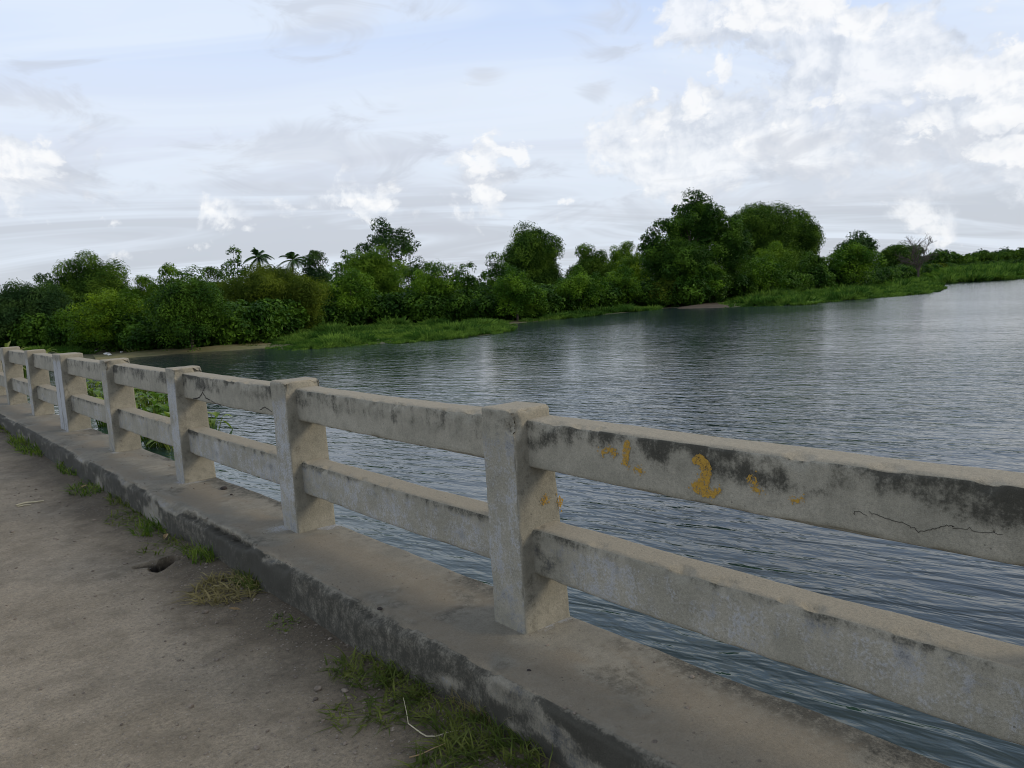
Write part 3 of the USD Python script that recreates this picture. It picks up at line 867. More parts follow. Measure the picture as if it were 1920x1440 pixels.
def crown(r, W, Dp, H, z0, style, leaf, dens=1.0, lumps=None, rb=0.26, nlobes=None):
    """Leaves of a tree or bush W wide, Dp deep, filling z0..H: blobs over an uneven envelope, leaf cards over each blob and some inside."""
    ctr = np.array([0, 0, (z0 + H) / 2])
    rad = np.array([W / 2, Dp / 2, (H - z0) / 2])
    nb = lumps or 46
    bl = []
    fine = style in ("fine",)
    R = min(W, Dp, (H - z0) * 1.15)
    lobes = []
    tries = 0
    while len(lobes) < (nlobes or (11 if not fine else 13)):
        tries += 1
        d = unit(r.normal(size=3) + np.array([0, 0, 0.1]))
        b = R * r.uniform(0.19, 0.29) * (rb / 0.27) * (1.12 if fine else 1.0)
        c = ctr + d * np.maximum(rad - b * np.array([1, 1, 0.85]), 0.02) * r.uniform(0.8, 1.0)
        if tries < 300 and any(np.linalg.norm(c - c2) < (0.5 if fine else 0.66) * (b + b2) for c2, b2 in lobes):
            continue
        lobes.append((c, b))
    lobes.append((ctr + np.array([0, 0, rad[2] * 0.15]), R * 0.33))
    # one lobe reaches the top
    zt = max(c[2] + b * 0.85 for c, b in lobes)
    k = int(np.argmax([c[2] + b for c, b in lobes[:-1]]))
    lobes[k] = (lobes[k][0] * np.array([0.5, 0.5, 1]) + np.array([0, 0, H - zt]), lobes[k][1])
    for c, b in lobes:
        m = max(8, int((lumps or 50) / (6 if not fine else 5)))
        dirs = unit(r.normal(size=(m, 3)) + np.array([0, 0, 0.35]))
        for d in dirs:
            q = c + d * b * r.uniform(0.55, 0.85) * np.array([1, 1, 0.85])
            if q[2] > 0.05:
                bl.append((q, b * (r.uniform(0.38, 0.62) if not fine else r.uniform(0.5, 0.72))))
    Cs, Ns = [], []
    la = leaf * leaf * (0.55 if not fine else 0.26)
    for c, b in bl:
        n = int(dens * 4.6 * b * b / la) + 4
        d = unit(r.normal(size=(n, 3)) + np.array([0, 0, 0.25]))
        rr = b * r.uniform(0.55, 1.0, (n, 1)) ** 0.6
        tw = unit(r.normal(size=(max(5, n // 12), 3)) + np.array([0, 0, 0.25]))
        pick = r.integers(0, len(tw), n)
        d = unit(d * 0.75 + tw[pick] * 0.55)
        reach = (0.72 + 0.40 * r.random(len(tw)))[pick][:, None]
        P = c + d * rr * reach * np.array([1, 1, 0.85])
        Cs.append(P)
        Ns.append(d * 1.0 + np.array([0, 0, 0.5]) + r.normal(size=(n, 3)) * (0.30 if not fine else 0.45))
    # inner filling
    n = int(0.22 * sum(len(c) for c in Cs))
    d = unit(r.normal(size=(n, 3)))
    Cs.append(ctr + d * rad * 0.72 * r.random((n, 1)) ** 0.4)
    Ns.append(d + r.normal(size=(n, 3)))
    C, N = np.vstack(Cs), np.vstack(Ns)
    keep = C[:, 2] > 0.02
    C, N = C[keep], N[keep]
    size = leaf * r.uniform(0.65, 1.25, len(C))
    if fine:
        out = unit((C - ctr) / rad)
        v, f = leaf_cards(r, C, N, size * 1.35, 0.26, 0.05, along=out + r.normal(size=out.shape) * 0.6 + np.array([0, 0, 0.3]))
    else:
        v, f = leaf_cards(r, C, N, size, 0.62, 0.10)
    return v, f, bl


def limbs(r, H, z0, bl, r0, sides=7, count=9):
    parts = []
    bend = r.normal(0, 0.03 * H, 2)
    top = np.array([bend[0], bend[1], z0 + (H - z0) * 0.55])
    s = np.linspace(0, 1, 7)[:, None]
    trunk = np.array([0, 0, -0.4]) * (1 - s) + top * s + np.sin(s * 3) * np.array([[bend[1], bend[0], 0]]) * 0.4
    parts.append(tube(trunk, np.linspace(r0 * 1.25, r0 * 0.55, 7), sides))
    order = r.permutation(len(bl))[:count]
    for q in order:
        c, b = bl[q]
        k = r.uniform(0.25, 0.95)
        st = trunk[0] * (1 - k) + trunk[-1] * k
        st = np.array([np.interp(k, s[:, 0], trunk[:, a]) for a in range(3)])
        mid = (st + c) / 2 + np.array([0, 0, -0.06 * H]) * r.uniform(-0.4, 1)
        pts = np.array([st, st * 0.3 + mid * 0.7, mid * 0.6 + c * 0.4, c])
        parts.append(tube(pts, np.linspace(r0 * 0.42, r0 * 0.10, 4), 5))
    return join(parts)


def at_distance(px, D):
    """Point on the plane at horizontal distance D from the camera in picture column px."""
    y = 545.0
    for _ in range(6):
        d = ray(px, y)
        h = math.hypot(d[0], d[1])
        # step the row until the ray is level
        y += d[2] / h * FPX
    d = ray(px, y)
    d2 = d[:2] / math.hypot(*d[:2])
    return CAM[:2] + d2 * D, y


def shore_distance(px):
    p, _ = at_distance(px, 1.0)
    d2 = p - CAM[:2]
    seg = LineString([CAM[:2] + d2 * 20, CAM[:2] + d2 * 3000])
    x = seg.intersection(LINE)
    if x.is_empty:
        return 400.0
    g = [Point(q) for q in getattr(x, "geoms", [x])] if x.geom_type != "LineString" else [Point(x.coords[0])]
    return min(math.hypot(q.x - CAM[0], q.y - CAM[1]) for q in g)


FOOT = np.array([(-200, 668), (130, 655), (215, 660), (300, 664), (380, 658), (440, 649), (520, 636), (600, 622), (720, 612), (820, 607), (900, 603), (970, 600), (1085, 588), (1165, 579), (1250, 574), (1300, 572), (1330, 568), (1430, 559), (1500, 554), (1594, 546), (1660, 535), (1720, 522), (1780, 510), (1850, 506), (1960, 502), (2300, 490)], float)


def wood_distance(px):
    """Distance at which the wood begins behind the shore weeds in picture column px."""
    g0 = ground(px, float(np.interp(px, FOOT[:, 0], FOOT[:, 1])), WZ + 0.25)
    return max(shore_distance(px), math.hypot(g0[0] - CAM[0], g0[1] - CAM[1]))


def spot(px, top_py, D):
    """Foot point on the land and height of a thing whose top shows at (px, top_py) when it stands D metres away."""
    p, yh = at_distance(px, D)
    d = ray(px, top_py)
    h = math.hypot(d[0], d[1])
    ztop = CAM[2] + d[2] / h * D
    z = float(land_z(np.array([p[0]]), np.array([p[1]]))[0])
    return np.array([p[0], p[1], z]), ztop - z


# ------------------------------------------------------------------ trees
# (label, category, px, top py, width px, metres behind the shore, style, leaf look, name)
T = [
    ("dull blue-green feathery tree at the far left edge, above the railing's end", 40, 533, 200, 6, "fine", "blue", "feathery_tree"),
    ("small dark ragged tree top showing behind the leftmost trees", 92, 506, 74, 34, "broad", "blue", "round_tree"),
    ("tall feathery green tree on the left, its crest peaked", 172, 480, 165, 20, "fine", "fine", "feathery_tree"),
    ("yellow-green leafy bush at the left water edge, lower than its dark neighbour", 212, 536, 195, 3, "broad", "yellow", "leafy_bush"),
    ("pale feathery treetop peeping between the yellow-green bush and the dark big bush", 265, 521, 90, 16, "fine", "light", "feathery_tree"),
    ("big dark broad-leaved bush standing right on the left mud bank", 352, 505, 190, 1, "broad", "dark", "leafy_bush"),
    ("light feathery crest rising just behind the big dark bush", 322, 500, 80, 13, "fine", "light", "feathery_tree"),
    ("thin feathery tree right behind the big dark bush's right shoulder", 402, 502, 90, 15, "fine", "fine", "feathery_tree"),
    ("dark round-headed tree standing left of the two palms", 446, 462, 72, 46, "broad", "dark", "round_tree"),
    ("wispy grey-green tree right of the palms", 596, 469, 72, 34, "fine", "blue", "feathery_tree"),
    ("wide olive dome of feathery foliage below the palms", 520, 499, 205, 7, "fine", "olive", "feathery_tree"),
    ("small mid green tree between the wispy tree and the light feathery one", 648, 469, 70, 26, "broad", "fine", "round_tree"),
    ("light green soft feathery tree in front of the tall sparse one", 702, 464, 130, 13, "fine", "light", "feathery_tree"),
    ("bright leafy bush above the left end of the long grass bed", 655, 496, 140, 4, "broad", "broad", "leafy_bush"),
    ("tall open-crowned tree with sky showing through, highest left of the middle", 733, 408, 138, 48, "sparse", "blue", "sparse_tree"),
    ("dark dome-shaped tree under the right side of the tall open tree", 775, 461, 82, 22, "broad", "dark", "round_tree"),
    ("bright leafy bush below the dark dome, over the grass bed's middle", 815, 490, 140, 6, "broad", "broad", "leafy_bush"),
    ("small shadowed tree in the gap right of the dome", 872, 489, 70, 15, "broad", "dark", "round_tree"),
    ("dark ragged tree leaning against the left foot of the big feathery dome", 940, 471, 112, 9, "broad", "dark", "round_tree"),
    ("large round feathery tree, alone above the middle of the wood", 1000, 420, 142, 34, "fine", "fine", "feathery_tree"),
    ("leafy bush beneath the large round feathery tree", 968, 500, 130, 3, "broad", "broad", "leafy_bush"),
    ("low mounded bush right of the bush beneath the round tree", 1085, 499, 125, 2, "broad", "broad", "leafy_bush"),
    ("soft feathery mound behind the low mounded bush", 1108, 460, 108, 24, "fine", "fine", "feathery_tree"),
    ("leafy bush whose right side touches the biggest tree", 1168, 497, 105, 3, "broad", "broad", "leafy_bush"),
    ("pale distant treetop just left of the biggest tree", 1168, 455, 78, 46, "fine", "light", "feathery_tree"),
    ("bright round tree between the pale treetop and the biggest tree", 1186, 471, 90, 15, "broad", "yellow", "round_tree"),
    ("low brownish-green bush at the left foot of the biggest tree", 1255, 524, 100, 4, "fine", "olive", "feathery_tree"),
    ("leafy bush in front of the biggest tree", 1312, 491, 130, 4, "broad", "broad", "leafy_bush"),
    ("second tallest tree, a smooth feathery dome right of the biggest", 1428, 381, 150, 26, "fine", "fine", "feathery_tree"),
    ("sloping right shoulder of the feathery domes, a narrower tree", 1498, 396, 100, 30, "fine", "fine", "feathery_tree"),
    ("small light dome in front of the second tallest tree", 1450, 459, 92, 9, "fine", "light", "feathery_tree"),
    ("leafy bush at the water's edge below the small light dome", 1430, 478, 140, 3, "broad", "broad", "leafy_bush"),
    ("green bush between the two bright waterside bushes on the right", 1520, 470, 95, 7, "broad", "dark", "leafy_bush"),
    ("bright yellow-green bush, last big one on the right before the reeds", 1594, 453, 150, 4, "broad", "broad", "leafy_bush"),
    ("flat-topped dark tree far behind the last big bush", 1610, 435, 88, 80, "broad", "blue", "round_tree"),
    ("feathery dull green tree left of the bare tree", 1688, 455, 98, 40, "fine", "fine", "feathery_tree"),
    ("dark tree right behind the bare tree", 1764, 466, 62, 75, "broad", "dark", "round_tree"),
    ("tiny dark tuft-topped tree on the right skyline", 1788, 471, 22, 130, "broad", "dark", "round_tree"),
    ("long low thicket right of the bare tree", 1800, 478, 74, 30, "fine", "fine", "feathery_tree"),
    ("neat rounded tree on the far right skyline", 1838, 472, 62, 100, "fine", "fine", "feathery_tree"),
    ("small bluish tree between the two far right domes", 1873, 471, 34, 170, "broad", "blue", "round_tree"),
    ("broad dome cut off by the picture's right edge", 1912, 466, 76, 60, "fine", "fine", "feathery_tree"),
    ("low pale bushes before the far right dome", 1900, 490, 70, 14, "broad", "yellow", "leafy_bush"),
    ("low clump among the tall weeds right of the bare tree", 1830, 495, 70, 12, "broad", "yellow", "leafy_bush"),
    ("brown-green scrub at the foot of the bare tree", 1760, 494, 56, 18, "fine", "olive", "feathery_tree"),
]
ntri = 0
for idx, (label, px, top, wpx, back, style, lookname, nm) in enumerate(T):
    r = np.random.default_rng(1000 + idx)
    base = wood_distance(px)
    D = base + (back - 1 if back < 10 else back)
    W = wpx / FPX * D
    foot, H = spot(px, top, D)
    near = back < 10
    Dp = W * r.uniform(0.75, 1.0) if not near else W * 0.8
    cat = "bush" if nm == "leafy_bush" else "tree"
    t = xform(nm, foot, label=label, category=cat)
    lpx = 3.4 / FPX * D
    if style == "broad":
        leaf = max(0.17, lpx * 1.08)
        z0 = 0.0 if (near or back < 35) else 0.12 * H
        v, f, bl = crown(r, W, Dp, H, z0, "broad", leaf, 0.95, 50, 0.27)
    elif style == "sparse":
        leaf = max(0.2, lpx * 1.15)
        v, f, bl = crown(r, W, W * 0.9, H, 0.28 * H, "broad", leaf, 0.8, 40, 0.17, 13)
    else:
        leaf = max(0.2, lpx * 1.25)
        z0 = 0.0
        v, f, bl = crown(r, W, Dp, H, z0, "fine", leaf, 0.85, 44, 0.31)
    put("crown", (v, f), LEAF[lookname], t, smooth=False)
    ntri += len(f)
    put("trunk", limbs(r, H, 0.1 * H, bl, max(0.1, 0.018 * H)), BARK, t)

# the biggest tree: three piled masses of dark leaves
D = wood_distance(1300) + 8
foot, H = spot(1300, 357, D)
W = 215 / FPX * D
big = xform("broad_tree", foot, label="biggest tree, dark and many-lobed, right of the middle on the shore", category="tree")
r = np.random.default_rng(77)
lf = 3.9 / FPX * D
m = FPX / D
ps = []
for (cx, top, bot, w) in [(1308, 357, 480, 112), (1250, 408, 540, 125), (1368, 402, 540, 100), (1300, 435, 560, 215), (1225, 420, 520, 66), (1335, 380, 470, 70), (1280, 380, 460, 60)]:
    zt = H - (top - 357) / m
    zb = max(0.2, H - (bot - 357) / m)
    v, f, bl = crown(r, w / m, w / m * 0.85, zt - zb, 0, "broad", lf, 1.25, 54, 0.33, 9)
    off = np.array([0, 0, zb]) + np.array([_r[0], _r[1], 0]) * (cx - 1300) / m + np.array([fwd[0], fwd[1], 0]) * r.normal(0, 1.0)
    ps.append((v + off, f))
    big_bl = [(c + off, b) for c, b in bl] if len(ps) == 1 else big_bl + [(c + off, b) for c, b in bl]
vf = join(ps)
put("crown", vf, LEAF["dark"], big, smooth=False)
ntri += len(vf[1])
put("trunk", limbs(r, H, 0.15 * H, big_bl, 0.38, 9, 26), BARK, big)

# coconut palms
for i, (px, top, label) in enumerate([(500, 461, "left one of two coconut palms rising behind the olive dome"), (549, 467, "right one of two coconut palms, slightly shorter than its neighbour")]):
    r = np.random.default_rng(300 + i)
    D = wood_distance(px) + 55
    foot, H = spot(px, top, D)
    hub = H - 1.7 * D / 130
    t = xform("palm_tree", foot, label=label, category="palm tree")
    s = np.linspace(0, 1, 9)
    pts = np.stack([0.6 * s**2 * (1 if i else -1), 0 * s, -0.3 + (hub + 0.3) * s], 1)
    put("trunk", tube(pts, np.linspace(0.2, 0.13, 9), 8), BARK, t)
    hc = pts[-1]
    for k in range(22):
        a = 2 * np.pi * (k / 22 + r.uniform(-0.02, 0.02)) * 3
        e = r.uniform(-0.3, 1.4)
        L = r.uniform(2.3, 3.1) * D / 130 * 1.15
        s2 = np.linspace(0, 1, 9)
        dirh = np.array([math.cos(a), math.sin(a), 0])
        rach = hc + dirh * (L * s2 * math.cos(e) * (1 - 0.15 * s2))[:, None] + np.array([0, 0, 1]) * (L * (s2 * math.sin(e) - 0.55 * s2**2))[:, None]
        side = np.array([-dirh[1], dirh[0], 0])
        vs, fs, n = [], [], 0
        ss = np.linspace(0.10, 0.99, 24)
        P = np.stack([np.interp(ss, s2, rach[:, q]) for q in range(3)], 1)
        tg = unit(np.gradient(P, axis=0))
        for sg in (-1, 1):
            ll = (0.62 * np.sin(np.pi * np.clip(ss * 0.9 + 0.08, 0, 1)) + 0.1)[:, None]
            tip = P + (side * sg * 0.75 + tg * 0.5 + np.array([0, 0, -0.45])) * ll
            wv = tg * 0.06
            v = np.stack([P - wv, P + wv, tip], 1).reshape(-1, 3)
            vs.append(v)
            fs.append(np.arange(len(v)).reshape(-1, 3) + n)
            n += len(v)
        rt = tube(rach, np.linspace(0.035, 0.01, 9), 4)
        put("frond", join([(np.vstack(vs), np.vstack(fs)), rt]), LEAF["blue"], t, smooth=False)

# bare tree
D = wood_distance(1722) * 0.86
foot, H = spot(1722, 439, D)
bare = xform("bare_tree", foot, label="leafless grey tree with twisted forked branches on the right", category="tree")
r = np.random.default_rng(9)


def branch(start, d, L, rad, depth, out):
    n = 5
    p = [start]
    for i in range(n):
        d = unit(d + r.normal(0, 0.16, 3) + np.array([0, 0, 0.04]))
        p.append(p[-1] + d * L / n)
    p = np.array(p)
    out.append(tube(p, np.linspace(rad, rad * 0.55, n + 1), 5))
    if depth:
        for k in range(r.integers(3, 5)):
            q = p[r.integers(1, n + 1)] if k else p[-1]
            nd = unit(d + r.normal(0, 0.55, 3) * np.array([1, 1, 0.6]))
            branch(q, nd, L * r.uniform(0.55, 0.78), rad * 0.6, depth - 1, out)


lean = np.array([_r[0], _r[1], 0])
s = np.linspace(0, 1, 5)[:, None]
fork = np.array([0, 0, 0.22 * H])
put("trunk", tube(np.array([0, 0, -0.3]) * (1 - s) + fork * s, np.linspace(0.24, 0.19, 5), 8), DEADWOOD, bare)
for k, (dx, L, rad) in enumerate([(-0.28, 0.36, 0.17), (0.42, 0.36, 0.17), (0.05, 0.32, 0.14), (0.75, 0.3, 0.12), (-0.6, 0.25, 0.08), (-0.9, 0.22, 0.07), (1.0, 0.24, 0.07)]):
    out = []
    branch(fork - [0, 0, 0.2], unit(lean * dx + np.array([0, 0, 1.0]) + r.normal(0, 0.1, 3)), L * H, rad, 4 if k < 3 else 3, out)
    put("branch", join(out), DEADWOOD, bare)


# ------------------------------------------------------------------ ground cover as instanced stuff
def instancer(name, protos, mat, pos, idx, rot, scale, parent_tags):
    p = path_for(name)
    pi = UsdGeom.PointInstancer.Define(stage, p)
    targets = []
    for k, vf in enumerate(protos):
        m = usdkit.mesh(stage, f"{p}/kinds/kind_{k}", vf, mat, smooth=False)
        targets.append(m.GetPath())
    pi.CreatePrototypesRel().SetTargets(targets)
    pi.CreatePositionsAttr(Vt.Vec3fArray.FromNumpy(pos.astype(np.float32)))
    pi.CreateProtoIndicesAttr(Vt.IntArray.FromNumpy(idx.astype(np.int32)))
    q = np.zeros((len(pos), 4), np.float32)
    pi.CreateOrientationsAttr(Vt.QuathArray([Gf.Quath(float(math.cos(a / 2)), 0.0, 0.0, float(math.sin(a / 2))) for a in rot]))
    pi.CreateScalesAttr(Vt.Vec3fArray.FromNumpy(np.repeat(scale[:, None], 3, 1).astype(np.float32)))
    tag(pi, kind="stuff", **parent_tags)
    return pi


def weed_proto(seed, n=36, h=0.55, spreadr=0.35, width=0.09, rnd=0.3):
    r = np.random.default_rng(seed)
    a = r.uniform(0, 2 * np.pi, n)
    rad = spreadr * np.sqrt(r.random(n))
    b = np.stack([rad * np.cos(a), rad * np.sin(a), np.zeros(n)], 1)
    lean = np.stack([np.cos(a), np.sin(a), np.zeros(n)], 1) * r.uniform(0.0, rnd, (n, 1)) + r.normal(0, 0.12, (n, 3)) * [1, 1, 0]
    hh = h * r.uniform(0.45, 1.1, (n, 1))
    tip = b + lean * hh + np.array([0, 0, 1]) * hh
    mid = b + lean * hh * 0.35 + np.array([0, 0, 0.62]) * hh
    side = np.stack([-np.sin(a + 0.7), np.cos(a + 0.7), np.zeros(n)], 1) * width
    v = np.stack([b, mid + side, tip, mid - side], 1).reshape(-1, 3)
    i = np.arange(n)[:, None] * 4
    return v, np.vstack([i + [0, 1, 2], i + [0, 2, 3]])


def poly_world(px, z=WZ):
    return Polygon([tuple(ground(a, b, z)[:2]) for a, b in px]).buffer(0)


def scatter_in(poly, density, seed, cap=9000):
    r = np.random.default_rng(seed)
    x0, y0, x1, y1 = poly.bounds
    n = int(min(cap, density * poly.area) * ((x1 - x0) * (y1 - y0)) / poly.area)
    P = np.column_stack([r.uniform(x0, x1, n), r.uniform(y0, y1, n)])
    return P[shapely.contains(poly, shapely.points(P[:, 0], P[:, 1]))], r


weeds = [weed_proto(1, 40, 0.5, 0.45, 0.06, 1.2), weed_proto(2, 26, 0.42, 0.5, 0.12, 2.0), weed_proto(3, 34, 0.62, 0.4, 0.05, 0.8)]
beds = [
    ("long bright green weed bed in front of the left wood", [(500, 657), (520, 660), (640, 651), (770, 643), (900, 631), (966, 622), (968, 612), (965, 603), (900, 601), (820, 604), (720, 609), (600, 619), (520, 626), (495, 636)], 10.0, SHOREGRASS, 0.58),
    ("narrow strip of weeds under the middle bushes", [(960, 612), (975, 607), (1110, 593), (1235, 581), (1250, 574), (1190, 566), (1100, 580), (975, 594)], 9.0, SHOREGRASS, 0.75),
    ("weed bed curving out below the right bushes", [(1352, 577), (1500, 573), (1640, 559), (1700, 555), (1762, 547), (1774, 541), (1756, 532), (1745, 518), (1690, 517), (1640, 530), (1560, 546), (1460, 553), (1360, 560)], 7.0, SHOREGRASS, 0.85),
    ("broad far weed flat along the right shore", [(1756, 534), (1800, 530), (1960, 521), (1960, 503), (1860, 506), (1790, 509), (1700, 513), (1745, 518)], 1.6, SHOREGRASS, 1.6),
    ("dark green grass behind the left end of the railing", [(60, 668), (170, 668), (176, 650), (120, 640), (20, 645), (-60, 655)], 5.0, SHOREGRASS, 0.9),
    ("sparse yellowish weeds on the left mud bank", [(200, 671), (330, 663), (430, 656), (500, 651), (505, 640), (430, 640), (330, 652), (230, 662)], 2.5, OLIVEWEED, 0.5),
]
for k, (label, px, dens, mat, sc) in enumerate(beds):
    P, r = scatter_in(poly_world(px), dens, 60 + k, 13000)
    bp = poly_world(px)
    edge = shapely.distance(bp.boundary, shapely.points(P[:, 0], P[:, 1]))
    keep = edge / (1.6 if sc < 1.2 else 4.0) + 2.4 * (fbm(np.column_stack([P * 0.45, 0 * P[:, 0]]), 3, 6) - 0.47) > r.random(len(P)) * 0.55
    P, edge = P[keep], edge[keep]
    z = np.maximum(land_z(P[:, 0], P[:, 1]), WZ) - 0.05
    clump = 0.15 + 3.4 * fbm(np.column_stack([P * 0.35, 0 * z]), 3, 5) ** 2
    s = sc * clump * r.uniform(0.6, 1.3, len(P)) * (0.55 + 0.45 * np.clip(edge / 3.0, 0, 1))
    instancer("shore_weeds", weeds, mat, np.column_stack([P, z]), r.integers(0, 3, len(P)), r.uniform(0, 6.28, len(P)), s, dict(label=label, category="weeds"))
    print("bed", k, len(P))

# leafy undergrowth below and behind the trees
r = np.random.default_rng(8)
und = []
for s in range(3):
    rr = np.random.default_rng(500 + s)
    v, f, _ = crown(rr, 3.4, 3.4, 2.6, 0, "broad", 0.27, 0.55, 40, 0.34)
    und.append((v, f))
P = []
for px in np.arange(-120, 1990, 5.0):
    b = wood_distance(px)
    for q in range(3):
        back = r.uniform(2, 14) if q < 2 else r.uniform(14, 40)
        p, _ = at_distance(px + r.uniform(-4, 4), b + back)
        P.append(p)
P = np.array(P)
z = land_z(P[:, 0], P[:, 1]) - 0.1
instancer("undergrowth", und, LEAF["dark"], np.column_stack([P, z]), r.integers(0, 3, len(P)), r.uniform(0, 6.28, len(P)), r.uniform(0.7, 1.5, len(P)), dict(label="dark leafy undergrowth filling the wood beneath the trees", category="undergrowth"))
# far wood closing the horizon
P, S_ = [], []
for px in np.arange(-250, 2300, 9.0):
    for q in range(2):
        D = r.uniform(330, 700) if px < 1650 else r.uniform(620, 1100)
        p, _ = at_distance(px, D)
        P.append(p)
        S_.append(D / 330 * r.uniform(1.3, 2.3))
P, S_ = np.array(P), np.array(S_)
z = land_z(P[:, 0], P[:, 1]) - 0.3
instancer("far_wood", und, LEAF["blue"], np.column_stack([P, z]), r.integers(0, 3, len(P)), r.uniform(0, 6.28, len(P)), S_, dict(label="far low wood along the horizon", category="wood"))

# mud bank and bare earth at the water edge
for name, px, mat, label in [("mud_bank", [(180, 676), (330, 664.5), (430, 658), (505, 652), (508, 645), (430, 646), (300, 655), (170, 665)], MUD, "olive mud bank with litter at the left shore"), ("earth_bank", [(1262, 579), (1300, 578.6), (1368, 577), (1362, 571), (1330, 568), (1290, 573)], REDEARTH, "bare reddish earth bank below the biggest tree")]:
    poly = poly_world(px)
    v2, f2 = trimesh.creation.triangulate_polygon(poly.simplify(0.2), engine="earcut")
    v2, f2 = trimesh.remesh.subdivide_to_size(np.column_stack([v2, 0 * v2[:, 0]]), f2, 0.9)
    dd_ = shapely.distance(poly.boundary, shapely.points(v2[:, 0], v2[:, 1]))
    zb = np.maximum(land_z(v2[:, 0], v2[:, 1]), WZ - 0.05) + 0.02 + np.minimum(dd_ * 0.12, 0.35) * fbm(np.column_stack([v2[:, :2] * 0.5, 0 * v2[:, 0]]), 3, 8)
    put(name, (np.column_stack([v2[:, :2], zb]), f2), mat, label=label, kind="structure")

# litter scraps on the mud bank
r = np.random.default_rng(21)
bits = []
for px, py in [(200, 667), (206, 668), (257, 656), (270, 654), (228, 663), (300, 653), (330, 650), (362, 648), (243, 661), (181, 662), (420, 645)]:
    g0 = ground(px, py, WZ + 0.1)
    b = trimesh.creation.icosphere(1, 1.0)
    v = b.vertices * np.array([r.uniform(0.10, 0.22), r.uniform(0.08, 0.15), r.uniform(0.05, 0.10)]) * (0.7 + 0.6 * r.random((len(b.vertices), 1)))
    gz = float(max(land_z(np.array([g0[0]]), np.array([g0[1]]))[0], WZ)) + 0.16
    bits.append((v + [g0[0], g0[1], gz], b.faces))
put("litter", join(bits), PALE, smooth=False, label="pale scraps of litter strewn on the left mud bank", category="litter", kind="stuff")


# ------------------------------------------------------------------ water plants beside the bridge
def big_leaf(r, base, d, L, w, droop=0.5):
    """One lance-shaped leaf: a folded blade of four sections on an arc, narrow at both ends."""
    n = 6
    s = np.linspace(0, 1, n)
    d = unit(d)
    h = np.array([d[0], d[1], 0])
    P = base + d * (L * s)[:, None] + np.array([0, 0, -1]) * (droop * L * s**2)[:, None]
    side = unit(np.cross(h + [1e-6, 0, 0], [0, 0, 1]))
    wd = w * np.sin(np.pi * (0.06 + 0.93 * s)) ** 0.8
    up = np.array([0, 0, 0.28])
    v = np.stack([P - side * wd[:, None] + up * wd[:, None], P, P + side * wd[:, None] + up * wd[:, None]], 1).reshape(-1, 3)
    f = []
    for i in range(n - 1):
        for j in range(2):
            a = i * 3 + j
            f += [[a, a + 1, a + 4], [a, a + 4, a + 3]]
    return v, np.array(f)


def water_plant(foot, label, group, h, nleaf, mat, L, w, seed, name="water_plant"):
    r = np.random.default_rng(seed)
    t = xform(name, foot, label=label, category="plant", group=group)
    stems = []
    for k in range(nleaf):
        a = r.uniform(0, 2 * np.pi)
        rad = r.uniform(0.05, 0.30)
        hh = h * r.uniform(0.35, 1.0)
        b = np.array([rad * math.cos(a), rad * math.sin(a), hh])
        s = np.linspace(0, 1, 4)[:, None]
        pts = np.array([0.3 * b[0], 0.3 * b[1], -0.2]) * (1 - s) + b * s
        stems.append(tube(pts, np.linspace(0.018, 0.010, 4), 4))
        d = np.array([math.cos(a), math.sin(a), r.uniform(0.1, 1.3)]) + r.normal(0, 0.2, 3)
        v, f = big_leaf(r, b, d, L * r.uniform(0.6, 1.15), w * r.uniform(0.7, 1.2), r.uniform(0.2, 0.8))
        put("leaf", (v, f), mat, t, smooth=True)
    put("stem", join(stems), TARO, t)


wp_label, wp_group = "green broad-leaved water plant in the bed seen between the railing posts", "water plants beside the bridge"
r = np.random.default_rng(44)
k = 0
for px, py, h in [(288, 838, .55), (300, 830, .6), (275, 822, .6), (312, 838, .5), (330, 842, .5), (268, 800, .7), (296, 800, .8), (318, 812, .7), (285, 782, .9), (305, 786, .9), (272, 772, 1.0), (292, 768, 1.0), (312, 774, .95), (280, 760, 1.0), (260, 762, 1.0), (300, 758, 1.0), (318, 764, .9), (192, 800, .7), (205, 790, .7), (180, 760, .8), (196, 748, .8), (176, 745, .8), (392, 800, .55), (398, 812, .5), (232, 770, .9), (246, 780, .9), (222, 790, .8), (340, 800, .7), (352, 815, .6), (370, 812, .55)]:
    g0 = ground(px, py, WZ)
    wp_label = "green broad-leaved water plant seen between the double post and the fourth nearest post" if px < 215 else "green broad-leaved water plant in the bed seen between the third and fourth nearest posts" if px < 345 else "green broad-leaved water plant sticking out right of the third nearest post"
    water_plant(g0, wp_label, wp_group + (", far gap" if px < 215 else ", middle gap" if px < 345 else ", near gap"), h * 0.85, 12 if px < 345 else 5, TARO, 0.52, 0.095, 700 + k)
    k += 1
rl = "yellowish long-leaved reed clump above the far left end of the railing"
for i, (px, py) in enumerate([(2, 640), (16, 644), (30, 648), (62, 651), (72, 649)]):
    D = 44 + 2 * i
    foot, H = spot(px, py, D)
    foot[2] = WZ
    H = float(CAM[2] + ray(px, py)[2] / math.hypot(*ray(px, py)[:2]) * D - WZ)
    water_plant(foot, ["leftmost", "second from left", "third from left", "fourth from left", "rightmost"][i] + " yellowish long-leaved reed clump above the railing's far left end", "reed clumps at the end of the railing", H * 0.8, 16, REED, 0.9, 0.06, 800 + i, "reed_clump")


